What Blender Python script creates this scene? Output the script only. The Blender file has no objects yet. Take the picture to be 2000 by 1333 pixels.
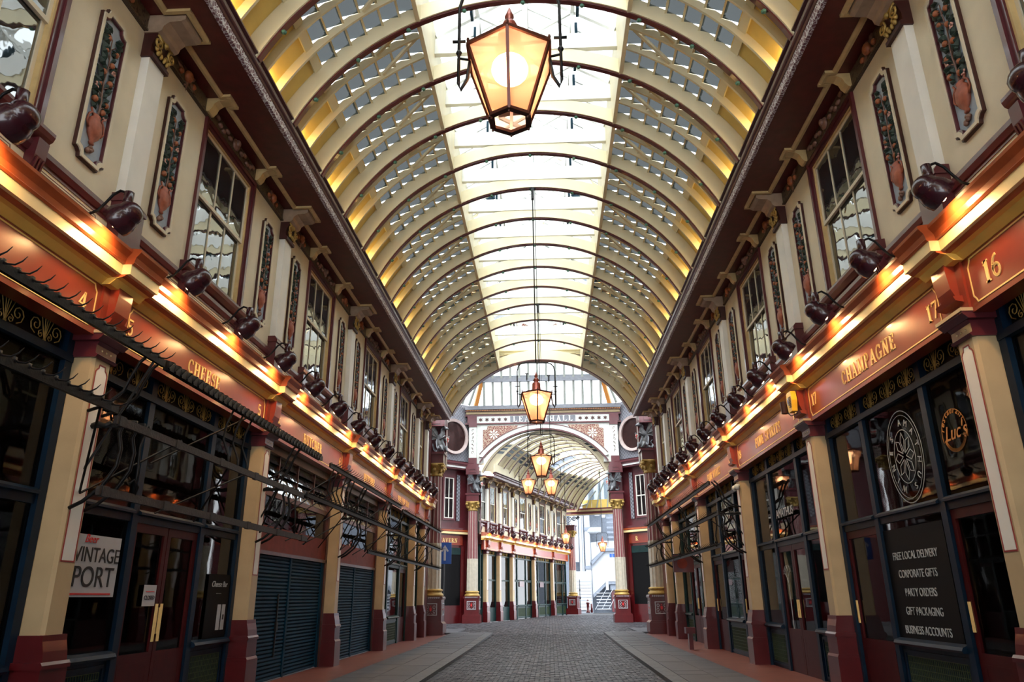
import bpy, math, random
from mathutils import Vector, Matrix
random.seed(7)
S = bpy.context.scene
COL = S.collection
sin, cos, pi, rad = math.sin, math.cos, math.pi, math.radians

# ---------------------------------------------------------------- camera, sky, exposure
def cam_setup():
    p, y, r = rad(19.13), rad(-2.7), rad(-.5)
    f = Vector((sin(y)*cos(p), cos(y)*cos(p), sin(p)))
    x = Vector((cos(y), -sin(y), 0)); u = x.cross(f)
    X = cos(r)*x + sin(r)*u; U = -sin(r)*x + cos(r)*u
    cd = bpy.data.cameras.new('camera'); cd.sensor_width = 36; cd.lens = 1442/2000*36
    cd.clip_end = 400
    c = bpy.data.objects.new('camera', cd); COL.objects.link(c)
    m = Matrix((X, U, -f)).transposed().to_4x4(); m.translation = Vector((.26, 0, 1.6))
    c.matrix_world = m; S.camera = c
cam_setup()
S.view_settings.view_transform = 'Standard'; S.view_settings.look = 'None'
S.view_settings.gamma = 1; S.view_settings.use_curve_mapping = False
S.view_settings.exposure = 1.35
S.cycles.use_denoising = True
S.cycles.max_bounces = 7; S.cycles.transparent_max_bounces = 12
S.cycles.diffuse_bounces = 3; S.cycles.glossy_bounces = 3
S.cycles.caustics_reflective = False; S.cycles.caustics_refractive = False
S.cycles.sample_clamp_indirect = 6
w = bpy.data.worlds.new('sky'); S.world = w; w.use_nodes = True
bg = w.node_tree.nodes['Background']; bg.inputs[0].default_value = (.90, .95, 1, 1); bg.inputs[1].default_value = 2.2
sun = bpy.data.lights.new('sun', 'SUN'); sun.energy = 2.0; sun.angle = rad(35); sun.color = (1, .97, .92)
so = bpy.data.objects.new('sun', sun); COL.objects.link(so); so.rotation_euler = (rad(30), rad(-8), 0)

LAMP_W = 19; UP_W = 4; LANT_W = 6

# ---------------------------------------------------------------- materials
MT = {}
def mat(name, col, rough=.6, metal=0, var=.12, scale=6, bump=.0, spec=.5, emit=None, es=0, bscale=40, coat=0):
    m = bpy.data.materials.new(name); m.use_nodes = True
    nt = m.node_tree; b = nt.nodes['Principled BSDF']
    b.inputs['Roughness'].default_value = rough; b.inputs['Metallic'].default_value = metal
    b.inputs['Specular IOR Level'].default_value = spec
    if coat: b.inputs['Coat Weight'].default_value = coat; b.inputs['Coat Roughness'].default_value = .08
    tc = nt.nodes.new('ShaderNodeTexCoord')
    n = nt.nodes.new('ShaderNodeTexNoise'); n.inputs['Scale'].default_value = scale; n.inputs['Detail'].default_value = 5
    nt.links.new(tc.outputs['Object'], n.inputs['Vector'])
    r = nt.nodes.new('ShaderNodeValToRGB')
    c = Vector(col); lo = c*(1-var); hi = c*(1+var*.6)
    r.color_ramp.elements[0].position = .3; r.color_ramp.elements[1].position = .7
    r.color_ramp.elements[0].color = (*lo, 1); r.color_ramp.elements[1].color = (*[min(1, v) for v in hi], 1)
    nt.links.new(n.outputs[0], r.inputs[0]); nt.links.new(r.outputs[0], b.inputs['Base Color'])
    if bump:
        n2 = nt.nodes.new('ShaderNodeTexNoise'); n2.inputs['Scale'].default_value = bscale; n2.inputs['Detail'].default_value = 4
        nt.links.new(tc.outputs['Object'], n2.inputs['Vector'])
        bp = nt.nodes.new('ShaderNodeBump'); bp.inputs['Strength'].default_value = bump; bp.inputs['Distance'].default_value = .02
        nt.links.new(n2.outputs[0], bp.inputs['Height']); nt.links.new(bp.outputs[0], b.inputs['Normal'])
    if emit:
        b.inputs['Emission Color'].default_value = (*emit, 1); b.inputs['Emission Strength'].default_value = es
    MT[name] = m; return m
mat('cream', (.72, .63, .46), .55, var=.10, scale=1.6, bump=.06)
mat('cream_pale', (.82, .79, .72), .5, var=.08, scale=2, bump=.05)
mat('cream_post', (.50, .37, .21), .42, var=.12, scale=2.2, bump=.06)
mat('roof_cream', (.80, .72, .50), .45, var=.08, scale=1.5)
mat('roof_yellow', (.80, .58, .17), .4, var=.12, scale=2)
mat('roof_white', (.90, .91, .89), .5, var=.04)
mat('maroon', (.10, .016, .022), .32, var=.2, scale=5, coat=.3)
mat('maroon_dark', (.05, .010, .008), .45, var=.3)
mat('sign_red', (.24, .030, .013), .3, var=.15, scale=3, coat=.25)
mat('cornice_red', (.42, .09, .025), .35, var=.25, scale=3)
mat('base_red', (.085, .005, .007), .3, var=.2, scale=4, coat=.2)
mat('door_red', (.055, .004, .005), .45, var=.2, spec=.2)
mat('band_red', (.17, .028, .018), .6, var=.2, spec=.2)
mat('gold', (.95, .68, .27), .45, var=.08, scale=30)
mat('gold_line', (.92, .66, .25), .4, var=.05)
mat('gold_dark', (.42, .27, .07), .45, metal=.3, var=.3, scale=25)
mat('yellow_band', (.90, .72, .36), .4, var=.1, scale=3); mat('yellow_cove_lit', (.90, .58, .12), .4, var=.1, scale=3)  # cove yellow is more saturated: lamp glow put into its colour
mat('blue', (.002, .013, .031), .42, var=.3, spec=.22)
mat('teal', (.005, .026, .026), .42, var=.3, spec=.22)
mat('shutter', (.001, .030, .062), .6, var=.3, scale=2, spec=.1)
mat('iron', (.005, .005, .006), .5, var=.4, metal=.1, scale=20, bump=.15, spec=.3)
mat('rail_iron', (.022, .016, .014), .6, var=.5, scale=14, bump=.3)
mat('lamp_maroon', (.040, .008, .014), .22, var=.1, coat=.35, spec=.5)
mat('black', (.003, .003, .004), .6, spec=.15)
mat('panel_blue', (.36, .42, .50), .6, var=.12)
mat('leaf', (.022, .045, .035), .45, var=.5, scale=18)
mat('fruit', (.34, .10, .035), .5, var=.5, scale=14)
mat('vase', (.36, .095, .05), .55, var=.3, scale=12)
mat('flower', (.62, .33, .27), .6, var=.2)
mat('brown', (.20, .10, .07), .5, var=.4)
mat('interior_shade', (.010, .008, .007), .9, var=.5)  # near-black: the darkness of the rooms is put into the colour
mat('wood_int', (.11, .05, .02), .6, var=.5)
mat('white', (.45, .46, .49), .5, var=.03)
mat('ink', (.01, .01, .012), .6)
mat('red_ink', (.60, .03, .03), .6)
mat('etch', (.38, .40, .41), .6, var=.1)
mat('silver', (.15, .16, .175), .42, metal=.4, var=.45, scale=8, bump=.25)
mat('grey_panel', (.16, .165, .19), .6, var=.15)
mat('grey_pale', (.62, .64, .60), .5, var=.1); mat('grey_mid', (.34, .36, .33), .5)
mat('pink', (.20, .055, .06), .45, var=.1); mat('column_cream', (.50, .46, .37), .5, var=.12); mat('column_fillet', (.42, .33, .29), .5)
mat('copper', (.30, .07, .045), .35, metal=.4, var=.3)
mat('bronze', (.10, .03, .02), .35, metal=.5, var=.4)
mat('green_copper', (.10, .26, .19), .6, var=.3)
mat('sett', (.060, .061, .072), .45, var=.45, scale=3.1, bump=.4, bscale=60)
mat('sett_joint', (.035, .036, .04), .8, var=.3)
mat('slab', (.066, .066, .076), .55, var=.22, scale=1.3, bump=.25)
mat('terracotta', (.14, .034, .025), .5, var=.22, scale=3)
mat('granite', (.105, .105, .11), .6, var=.3, scale=20, bump=.2)
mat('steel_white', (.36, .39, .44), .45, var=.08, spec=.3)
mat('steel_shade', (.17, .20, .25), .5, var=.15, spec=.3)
mat('blue_sign', (.02, .09, .36), .4)
mat('yellow_box', (.85, .52, .03), .4)
mat('orange_and_glow', (.62, .24, .05), .4)  # even orange for lettering and rolls; on dome ribs it stands for light
mat('mesh_green', (.05, .07, .02), .5, var=.5, scale=60)

def mat_pattern(name, a, b, scale, kind='vor', rough=.5):
    m = mat(name, a, rough); nt = m.node_tree; bs = nt.nodes['Principled BSDF']
    tc = nt.nodes.new('ShaderNodeTexCoord')
    if kind == 'vor':
        v = nt.nodes.new('ShaderNodeTexVoronoi'); v.feature = 'DISTANCE_TO_EDGE'; v.inputs['Scale'].default_value = scale; out = v.outputs['Distance']; th = .09
    elif kind == 'wave':
        v = nt.nodes.new('ShaderNodeTexWave'); v.inputs['Scale'].default_value = scale; v.inputs['Distortion'].default_value = 6; out = v.outputs['Color']; th = .5
    else:
        v = nt.nodes.new('ShaderNodeTexChecker'); v.inputs['Scale'].default_value = scale; out = v.outputs['Fac']; th = .5
    nt.links.new(tc.outputs['Object'], v.inputs['Vector'])
    r = nt.nodes.new('ShaderNodeValToRGB'); r.color_ramp.elements[0].position = th*.7; r.color_ramp.elements[1].position = th*1.3
    r.color_ramp.elements[0].color = (*a, 1); r.color_ramp.elements[1].color = (*b, 1)
    nt.links.new(out, r.inputs[0]); nt.links.new(r.outputs[0], bs.inputs['Base Color'])
    bp = nt.nodes.new('ShaderNodeBump'); bp.inputs['Strength'].default_value = .4; bp.inputs['Distance'].default_value = .01
    nt.links.new(out, bp.inputs['Height']); nt.links.new(bp.outputs[0], bs.inputs['Normal'])
mat_pattern('ornament_strip', (.62, .60, .62), (.16, .07, .09), 17, 'vor')
mat_pattern('diaper', (.10, .10, .12), (.26, .27, .31), 9, 'check')
mat_pattern('scroll_red', (.46, .36, .26), (.17, .03, .028), 10, 'vor')
mat_pattern('frieze_dark', (.10, .07, .04), (.025, .008, .008), 16, 'wave')

def mat_glass(name, tint, gloss, transp, wav=.0, rough=.02, wscale=2.5, glcol=(1, 1, 1)):
    m = bpy.data.materials.new(name); m.use_nodes = True; nt = m.node_tree; nt.nodes.clear()
    o = nt.nodes.new('ShaderNodeOutputMaterial'); g = nt.nodes.new('ShaderNodeBsdfGlossy'); g.inputs['Roughness'].default_value = rough
    g.inputs['Color'].default_value = (*glcol, 1)
    d = nt.nodes.new('ShaderNodeBsdfDiffuse'); d.inputs[0].default_value = (*tint, 1)
    t = nt.nodes.new('ShaderNodeBsdfTransparent'); t.inputs[0].default_value = (.85, .9, .9, 1)
    m1 = nt.nodes.new('ShaderNodeMixShader'); m1.inputs[0].default_value = transp
    nt.links.new(d.outputs[0], m1.inputs[1]); nt.links.new(t.outputs[0], m1.inputs[2])
    lw = nt.nodes.new('ShaderNodeLayerWeight'); lw.inputs['Blend'].default_value = gloss
    m2 = nt.nodes.new('ShaderNodeMixShader')
    nt.links.new(lw.outputs['Fresnel'], m2.inputs[0]); nt.links.new(m1.outputs[0], m2.inputs[1]); nt.links.new(g.outputs[0], m2.inputs[2])
    if wav:
        tc = nt.nodes.new('ShaderNodeTexCoord'); n = nt.nodes.new('ShaderNodeTexNoise'); n.inputs['Scale'].default_value = wscale; n.inputs['Detail'].default_value = 2.5
        nt.links.new(tc.outputs['Object'], n.inputs['Vector'])
        bp = nt.nodes.new('ShaderNodeBump'); bp.inputs['Strength'].default_value = wav; bp.inputs['Distance'].default_value = .05
        nt.links.new(n.outputs[0], bp.inputs['Height']); nt.links.new(bp.outputs[0], g.inputs['Normal'])
    nt.links.new(m2.outputs[0], o.inputs[0]); MT[name] = m
mat_glass('sash_glass', (.02, .03, .035), .62, .35, wav=.16, wscale=1.5)
mat_glass('shop_glass', (.004, .004, .005), .22, .75, wav=.03, wscale=1.2)
mat_glass('roof_glass', (.020, .042, .062), .06, .035, wav=.1, rough=.3)
mat_glass('clear_glass', (.8, .85, .9), .12, .93)
mat_glass('louvre_glass', (.10, .12, .13), .75, .2, wav=.35, rough=.05)
def mat_amber():
    m = bpy.data.materials.new('amber_glass'); m.use_nodes = True; nt = m.node_tree; nt.nodes.clear()
    o = nt.nodes.new('ShaderNodeOutputMaterial'); g = nt.nodes.new('ShaderNodeBsdfGlossy'); g.inputs['Roughness'].default_value = .05
    t = nt.nodes.new('ShaderNodeBsdfTransparent'); t.inputs[0].default_value = (1, .60, .40, 1)
    tr = nt.nodes.new('ShaderNodeBsdfTranslucent'); tr.inputs[0].default_value = (.80, .42, .28, 1)
    a = nt.nodes.new('ShaderNodeMixShader'); a.inputs[0].default_value = .42
    b = nt.nodes.new('ShaderNodeMixShader'); b.inputs[0].default_value = .06
    nt.links.new(t.outputs[0], a.inputs[1]); nt.links.new(tr.outputs[0], a.inputs[2])
    nt.links.new(a.outputs[0], b.inputs[1]); nt.links.new(g.outputs[0], b.inputs[2]); nt.links.new(b.outputs[0], o.inputs[0])
    MT['amber_glass'] = m
mat_amber()
def mat_emit(name, col, s):
    m = bpy.data.materials.new(name); m.use_nodes = True; nt = m.node_tree; nt.nodes.clear()
    o = nt.nodes.new('ShaderNodeOutputMaterial'); e = nt.nodes.new('ShaderNodeEmission'); e.inputs[0].default_value = (*col, 1); e.inputs[1].default_value = s
    nt.links.new(e.outputs[0], o.inputs[0]); MT[name] = m
mat_emit('bulb', (1, .62, .28), 14); mat_emit('lantern_bulb', (1, .82, .55), 9); mat_emit('shop_light', (1, .8, .5), 6)

# ---------------------------------------------------------------- mesh helpers
class MB:
    def __init__(s): s.v = []; s.f = []; s.mi = []
    def add(s, vs, fs, mi=0):
        o = len(s.v); s.v += [tuple(v) for v in vs]; s.f += [tuple(i+o for i in f) for f in fs]; s.mi += [mi]*len(fs); return s
    def box(s, x0, x1, y0, y1, z0, z1, mi=0):
        return s.add([(x0,y0,z0),(x1,y0,z0),(x1,y1,z0),(x0,y1,z0),(x0,y0,z1),(x1,y0,z1),(x1,y1,z1),(x0,y1,z1)],
              [(0,3,2,1),(4,5,6,7),(0,1,5,4),(1,2,6,5),(2,3,7,6),(3,0,4,7)], mi)
    def prism(s, poly, a0, a1, ax='y', mi=0):
        """poly of 2-D points extruded along an axis: ax y -> (x,z), x -> (y,z), z -> (x,y)"""
        n = len(poly)
        def P(p, a): return (p[0], a, p[1]) if ax == 'y' else ((a, p[0], p[1]) if ax == 'x' else (p[0], p[1], a))
        vs = [P(p, a0) for p in poly] + [P(p, a1) for p in poly]
        fs = [tuple(range(n))[::-1], tuple(range(n, 2*n))] + [(i, (i+1) % n, n+(i+1) % n, n+i) for i in range(n)]
        return s.add(vs, fs, mi)
    def frame(s, outer, inner, a0, a1, ax='x', mi=0):
        """ring between two outlines of equal length, extruded"""
        n = len(outer)
        def P(p, a): return (p[0], a, p[1]) if ax == 'y' else ((a, p[0], p[1]) if ax == 'x' else (p[0], p[1], a))
        vs = [P(p, a0) for p in outer]+[P(p, a0) for p in inner]+[P(p, a1) for p in outer]+[P(p, a1) for p in inner]
        fs = []
        for i in range(n):
            j = (i+1) % n
            fs += [(i, j, n+j, n+i), (2*n+i, 3*n+i, 3*n+j, 2*n+j), (i, 2*n+i, 2*n+j, j), (n+i, n+j, 3*n+j, 3*n+i)]
        return s.add(vs, fs, mi)
    def tube(s, path, r, n=6, mi=0, cap=True):
        path = [Vector(p) for p in path]; m = len(path)
        rs = r if isinstance(r, (list, tuple)) else [r]*m
        vs = []; up = Vector((0, 0, 1))
        prev = None
        for i, p in enumerate(path):
            t = (path[min(i+1, m-1)]-path[max(i-1, 0)]).normalized()
            if prev is None:
                a = t.cross(up if abs(t.z) < .9 else Vector((1, 0, 0))).normalized()
            else: a = (prev - t*prev.dot(t)).normalized()
            prev = a; b = t.cross(a)
            for k in range(n):
                q = 2*pi*k/n; vs.append(p+(a*cos(q)+b*sin(q))*rs[i])
        fs = [(i*n+k, i*n+(k+1) % n, (i+1)*n+(k+1) % n, (i+1)*n+k) for i in range(m-1) for k in range(n)]
        if cap: fs += [tuple(range(n))[::-1], tuple(range((m-1)*n, m*n))]
        return s.add(vs, fs, mi)
    def lathe(s, prof, c=(0, 0, 0), n=12, mi=0, ax='z', sc=(1, 1)):
        vs = []
        for r, z in prof:
            for k in range(n):
                q = 2*pi*(k+.5)/n; a, b = r*cos(q)*sc[0], r*sin(q)*sc[1]
                p = (a, b, z) if ax == 'z' else ((z, a, b) if ax == 'x' else (a, z, b))
                vs.append((p[0]+c[0], p[1]+c[1], p[2]+c[2]))
        m = len(prof)
        fs = [(i*n+k, i*n+(k+1) % n, (i+1)*n+(k+1) % n, (i+1)*n+k) for i in range(m-1) for k in range(n)]
        if prof[0][0] > 1e-4: fs.append(tuple(range(n))[::-1])
        if prof[-1][0] > 1e-4: fs.append(tuple(range((m-1)*n, m*n)))
        return s.add(vs, fs, mi)
    def ball(s, c, r, mi=0, n=8, m=5):
        r = (r, r, r) if not isinstance(r, (tuple, list)) else r
        vs = []
        for i in range(m+1):
            a = pi*i/m
            for k in range(n):
                q = 2*pi*k/n; vs.append((c[0]+r[0]*sin(a)*cos(q), c[1]+r[1]*sin(a)*sin(q), c[2]-r[2]*cos(a)))
        fs = [(i*n+k, i*n+(k+1) % n, (i+1)*n+(k+1) % n, (i+1)*n+k) for i in range(m) for k in range(n)]
        return s.add(vs, fs, mi)
    def bar(s, p0, p1, w, h, mi=0, up=(0, 0, 1)):
        p0, p1 = Vector(p0), Vector(p1); t = (p1-p0).normalized(); up = Vector(up)
        a = t.cross(up)
        if a.length < 1e-4: a = t.cross(Vector((1, 0, 0)))
        a.normalize(); b = a.cross(t); vs = []
        for p in (p0, p1):
            for i, j in ((-1, -1), (1, -1), (1, 1), (-1, 1)): vs.append(p+a*i*w/2+b*j*h/2)
        return s.add(vs, [(0,3,2,1),(4,5,6,7),(0,1,5,4),(1,2,6,5),(2,3,7,6),(3,0,4,7)], mi)
    def leaf(s, c, L, wd, ang, mi=0, th=.012):
        """leaf lying in the y,z plane with a raised middle rib"""
        c = Vector(c); d = Vector((0, cos(ang), sin(ang))); e = Vector((0, -sin(ang), cos(ang)))
        X = Vector((th, 0, 0))
        return s.add([c, c+d*L*.5+e*wd/2, c+d*L, c+d*L*.5-e*wd/2, c+d*L*.5+X*1.6, c+d*L*.2+X, c+d*L*.8+X*.6],
                     [(0, 5, 1), (1, 5, 4), (1, 4, 6), (1, 6, 2), (2, 6, 3), (3, 6, 4), (3, 4, 5), (3, 5, 0)], mi)
    def mesh(s, name, mats, smooth=False):
        me = bpy.data.meshes.new(name); me.from_pydata(s.v, [], s.f)
        for m in ([mats] if isinstance(mats, str) else mats): me.materials.append(MT[m])
        if max(s.mi, default=0) > 0: me.polygons.foreach_set('material_index', s.mi)
        if smooth:
            me.polygons.foreach_set('use_smooth', [True]*len(s.f))
            me.update()
        import bmesh
        b = bmesh.new(); b.from_mesh(me); bmesh.ops.recalc_face_normals(b, faces=b.faces); b.to_mesh(me); b.free()
        return me
    def obj(s, name, mats, parent=None, smooth=False, loc=None, **kw):
        return put(s.mesh(name, mats, smooth), name, parent, loc, **kw)
def put(me, name, parent=None, loc=None, rz=None, **kw):
    o = bpy.data.objects.new(name, me); COL.objects.link(o)
    if parent: o.parent = parent
    if loc is not None: o.location = loc
    if rz is not None: o.rotation_euler = (0, 0, rz)
    for k, v in kw.items(): o[k] = v
    return o
def thing(name, label=None, cat=None, loc=(0, 0, 0), rz=0, group=None, kind=None, scale=None):
    o = bpy.data.objects.new(name, None); COL.objects.link(o); o.empty_display_size = .1
    o.location = loc; o.rotation_euler = (0, 0, rz)
    if scale: o.scale = scale
    if label: o['label'] = label
    if cat: o['category'] = cat
    if group: o['group'] = group
    if kind: o['kind'] = kind
    return o
def copy_tree(o, parent=None):
    c = o.copy(); COL.objects.link(c)
    if parent: c.parent = parent
    for ch in o.children: copy_tree(ch, c)
    return c
def struct(name, **kw): return thing(name, kind='structure', **kw)
def light(kind, name, loc, power, col, parent=None, aim=None, size=.1, spot=None, blend=.7):
    l = bpy.data.lights.new(name, kind); l.energy = power; l.color = col
    if kind == 'AREA': l.size = size
    else: l.shadow_soft_size = size
    if spot: l.spot_size = rad(spot); l.spot_blend = blend
    o = bpy.data.objects.new(name, l); COL.objects.link(o)
    if parent: o.parent = parent
    o.location = loc
    if aim: o.rotation_euler = Vector(aim).to_track_quat('-Z', 'Y').to_euler()
    return o
ORD = ['first', 'second', 'third', 'fourth', 'fifth', 'sixth', 'seventh', 'eighth', 'ninth', 'tenth', 'eleventh', 'twelfth', 'thirteenth', 'fourteenth', 'fifteenth', 'sixteenth', 'seventeenth']
def rise(Y): return max(0, (Y-25))*.007

# ---------------------------------------------------------------- slab serif lettering
def glyph(ch):
    """list of (polyline, thickness) in a cell of height 1; returns width, strokes"""
    B, T, Sf = .19, .085, .075
    L = []
    def st(x, y0=0, y1=1, s0=True, s1=True, w=B):
        L.append(([(x, y0), (x, y1)], w))
        if s0: L.append(([(x-.17, y0+Sf/2), (x+.17, y0+Sf/2)], Sf))
        if s1: L.append(([(x-.17, y1-Sf/2), (x+.17, y1-Sf/2)], Sf))
    def hz(x0, x1, y, w=T): L.append(([(x0, y), (x1, y)], w))
    def ln(a, b, w): L.append(([a, b], w))
    def arc(cx, cy, rx, ry, a0, a1, w=B, n=9):
        L.append(([(cx+rx*cos(rad(a0+(a1-a0)*i/n)), cy+ry*sin(rad(a0+(a1-a0)*i/n))) for i in range(n+1)], w))
    W = .72
    if ch == 'C': arc(.4, .5, .31, .43, 50, 310, .13, 14); ln((.62, .68), (.62, .95), .06); W = .78
    elif ch == 'G': arc(.4, .5, .31, .43, 50, 320, .13, 14); ln((.62, .68), (.62, .95), .06); ln((.66, .05), (.66, .42), .14); hz(.5, .8, .42); W = .86
    elif ch == 'O' or ch == '0': arc(.4, .5, .31, .43, 0, 360, .13, 18); W = .84
    elif ch in 'EFL':
        st(.22)
        if ch in 'EF': hz(.2, .62, .965); ln((.62, 1), (.62, .74), .06); hz(.2, .5, .52); ln((.5, .4), (.5, .64), .05)
        if ch in 'EL': hz(.2, .66, .035); ln((.66, 0), (.66, .28), .06)
        W = .78
    elif ch in 'HNUM':
        if ch == 'H': st(.22); st(.7); hz(.2, .7, .5); W = .94
        if ch == 'N': st(.2, w=.08); st(.72, s0=False, w=.08); ln((.2, .97), (.72, .03), .16); W = .94
        if ch == 'M': st(.2, w=.08); st(.88); ln((.22, .97), (.54, .08), .15); ln((.54, .08), (.86, .97), .07); W = 1.1
        if ch == 'U': st(.2, .35, 1, s0=False); st(.68, .35, 1, s0=False, w=.08); arc(.44, .36, .24, .3, 180, 360, .1); W = .9
    elif ch in 'BPRD':
        st(.22)
        if ch == 'D': arc(.3, .5, .36, .46, -90, 90, .13, 12); W = .8
        else:
            arc(.34, .74, .26, .23, -90, 90, .12); hz(.2, .36, .965); hz(.2, .36, .51)
            if ch == 'B': arc(.36, .27, .3, .235, -90, 90, .13); hz(.2, .4, .035)
            if ch == 'R': ln((.4, .5), (.68, .06), .15); hz(.6, .84, .03, .06)
            W = .82
    elif ch == 'S': arc(.36, .73, .2, .22, 40, 270, .12, 10); arc(.36, .27, .23, .24, 90, -140, .13, 10); ln((.56, .7), (.56, .97), .06); ln((.13, .3), (.13, .03), .06); W = .72
    elif ch == 'T': st(.38, s1=False); hz(.08, .68, .965); ln((.08, 1), (.08, .74), .06); ln((.68, 1), (.68, .74), .06); W = .78
    elif ch == 'I': st(.24); W = .5
    elif ch == 'A': ln((.14, .03), (.42, .98), .07); ln((.42, .98), (.7, .03), .16); hz(.22, .6, .32); hz(.02, .28, .03, .06); hz(.54, .84, .03, .06); W = .88
    elif ch == 'V': ln((.12, .97), (.4, .02), .15); ln((.4, .02), (.68, .97), .07); hz(0, .28, .97, .06); hz(.54, .82, .97, .06); W = .84
    elif ch == 'W': ln((.12, .97), (.34, .02), .15); ln((.34, .02), (.56, .97), .07); ln((.5, .97), (.74, .02), .15); ln((.74, .02), (.96, .97), .07); hz(0, .28, .97, .06); hz(.84, 1.08, .97, .06); W = 1.1
    elif ch == 'K': st(.22); ln((.26, .42), (.64, .97), .07); ln((.38, .56), (.7, .03), .15); W = .85
    elif ch == 'Y': ln((.12, .97), (.4, .48), .15); ln((.68, .97), (.4, .48), .07); st(.4, 0, .5, s1=False); W = .8
    elif ch == '1': st(.26); ln((.26, .97), (.1, .8), .07); W = .5
    elif ch == '4': st(.46, s1=False, w=.14); ln((.46, .98), (.06, .3), .07); hz(.04, .66, .3, .08); W = .74
    elif ch == '5': hz(.14, .58, .95, .11); ln((.16, .98), (.14, .52), .07); arc(.32, .31, .24, .27, 130, -150, .13, 12); W = .7
    elif ch == '6': arc(.36, .3, .22, .26, 0, 360, .12, 14); arc(.5, .36, .37, .6, 180, 95, .12); W = .74
    elif ch == '7': hz(.08, .62, .94, .12); ln((.6, .94), (.28, .02), .13); ln((.1, .98), (.1, .76), .06); W = .7
    elif ch == '8': arc(.36, .73, .18, .2, 0, 360, .11, 12); arc(.36, .27, .23, .23, 0, 360, .12, 14); W = .74
    else: W = .4
    return W, L
def serif_mesh(txt, h, depth=.012, space=.06, m='gold'):
    """lettering in the y,z plane facing +x, centred"""
    mb = MB(); x = 0; parts = []
    for ch in txt:
        W, L = glyph(ch)
        for pl, w in L: parts.append(([(p[0]+x, p[1]) for p in pl], w))
        x += W + space
    off = (x-space)/2
    for i, (pl, w) in enumerate(parts):
        for a, b in zip(pl[:-1], pl[1:]):
            d = Vector((b[0]-a[0], b[1]-a[1])); l = d.length
            if l < 1e-6: continue
            d /= l; e = Vector((-d.y, d.x))*w/2; ex = d*(w*.18 if len(pl) > 2 else 0)
            q = [Vector(a)-ex-e, Vector(b)+ex-e, Vector(b)+ex+e, Vector(a)-ex+e]
            mb.prism([((p.x-off)*h, (p.y-.5)*h) for p in q], 0, depth, 'x')
    return mb.mesh('lettering', m)
def text_mesh(txt, size, m, depth=.003, name='lettering', shear=0, align='CENTER', sx=1):
    c = bpy.data.curves.new(name, 'FONT'); c.body = txt; c.size = size; c.extrude = depth; c.align_x = align; c.shear = shear; c.align_y = 'CENTER'
    o = bpy.data.objects.new('tmp', c); COL.objects.link(o)
    me = bpy.data.meshes.new_from_object(o.evaluated_get(bpy.context.evaluated_depsgraph_get()))
    bpy.data.objects.remove(o); bpy.data.curves.remove(c)
    me.transform(Matrix(((0, 0, 1, 0), (sx, 0, 0, 0), (0, 1, 0, 0), (0, 0, 0, 1))))
    me.materials.clear(); me.materials.append(MT[m]); me.name = name; return me
def line_loop(mb, pts, w, x0, x1, closed=True, mi=0):
    n = len(pts)
    for i in range(n if closed else n-1):
        a, b = Vector(pts[i]), Vector(pts[(i+1) % n]); d = (b-a)
        if d.length < 1e-5: continue
        d.normalize(); e = Vector((-d.y, d.x))*w/2; ex = d*w*.4
        mb.prism([tuple(p) for p in (a-ex-e, b+ex-e, b+ex+e, a-ex+e)], x0, x1, 'x', mi)
def spiral(c, r, turns, a0, sgn=1, n=12):
    return [(c[0], c[1]+r*(1-.85*i/n)*cos(a0+sgn*2*pi*turns*i/n), c[2]+r*(1-.85*i/n)*sin(a0+sgn*2*pi*turns*i/n)) for i in range(n+1)]

# ---------------------------------------------------------------- placements along the facades
W = 5.16
POSTS = [-2.7, 2.75, 8.2, 13.65, 19.1, 24.55, 30.0, 32.3]
FA = rad(17.15)
def PL(u): return dict(loc=(-W, u, rise(u)), rz=0)
def PR(u): return dict(loc=(W, u, rise(u)), rz=pi)
FX0, FY0, FS = -4.0, 46.5, .9
def PF(u):   # left wall of the far arcade; u is measured in unscaled metres
    return dict(loc=(FX0+u*FS*sin(FA), FY0+u*FS*cos(FA), .16), rz=-FA, scale=(FS, FS, FS*1.025))
CACHE = {}
def cached(key, fn):
    if key not in CACHE: CACHE[key] = fn()
    return CACHE[key]

# ---------------------------------------------------------------- ground
road = struct('road', label='dark stone sett roadway running down the middle of the arcade')
MB().box(-40, 40, -8, 130, -.3, -.02).obj('road_bed', 'sett_joint', road)
KL, KR = -2.32, 2.5
def sett_rows():
    near, rest = [], MB()
    y = 12.6; row = 0
    while y < 60:
        x0, x1 = (KL, KR) if y < 34.2 else (-8.5, 8.5)
        dy, dx = (.115, .21) if y < 34.2 else (.2, .32)
        x = x0 + (row % 2)*dx/2
        while x < x1-.06:
            ww = min(dx, x1-x)-.016; dz = random.uniform(-.007, .007); t = random.uniform(-.006, .006)
            if y > 47 and x < FX0+(y-FY0)*math.tan(FA)+.2: x += dx; continue
            if len(near) < 290 and y > 15.5 and x < x1-dx-.01: near.append((x, y, dz))
            else:
                z = rise(y)+dz; a = (x, x+ww, y, y+dy-.014)
                rest.add([(a[0], a[2], -.03), (a[1], a[2], -.03), (a[1], a[3], -.03), (a[0], a[3], -.03),
                          (a[0]+.008, a[2]+.008, z+t), (a[1]-.008, a[2]+.008, z-t), (a[1]-.008, a[3]-.008, z-t), (a[0]+.008, a[3]-.008, z+t)],
                         [(4,5,6,7), (0,1,5,4), (1,2,6,5), (2,3,7,6), (3,0,4,7)])
            x += dx
        y += dy; row += 1
    rest.obj('sett_paving', 'sett', road, kind='stuff')
    me = MB().add([(0,0,-.03),(.194,0,-.03),(.194,.1,-.03),(0,.1,-.03),(.012,.012,.0),(.182,.012,.004),(.182,.088,.004),(.012,.088,.0)],
                  [(4,5,6,7),(0,1,5,4),(1,2,6,5),(2,3,7,6),(3,0,4,7)]).mesh('sett', 'sett')
    for x, y, dz in near: put(me, 'sett', road, (x, y, dz))
sett_rows()
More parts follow.
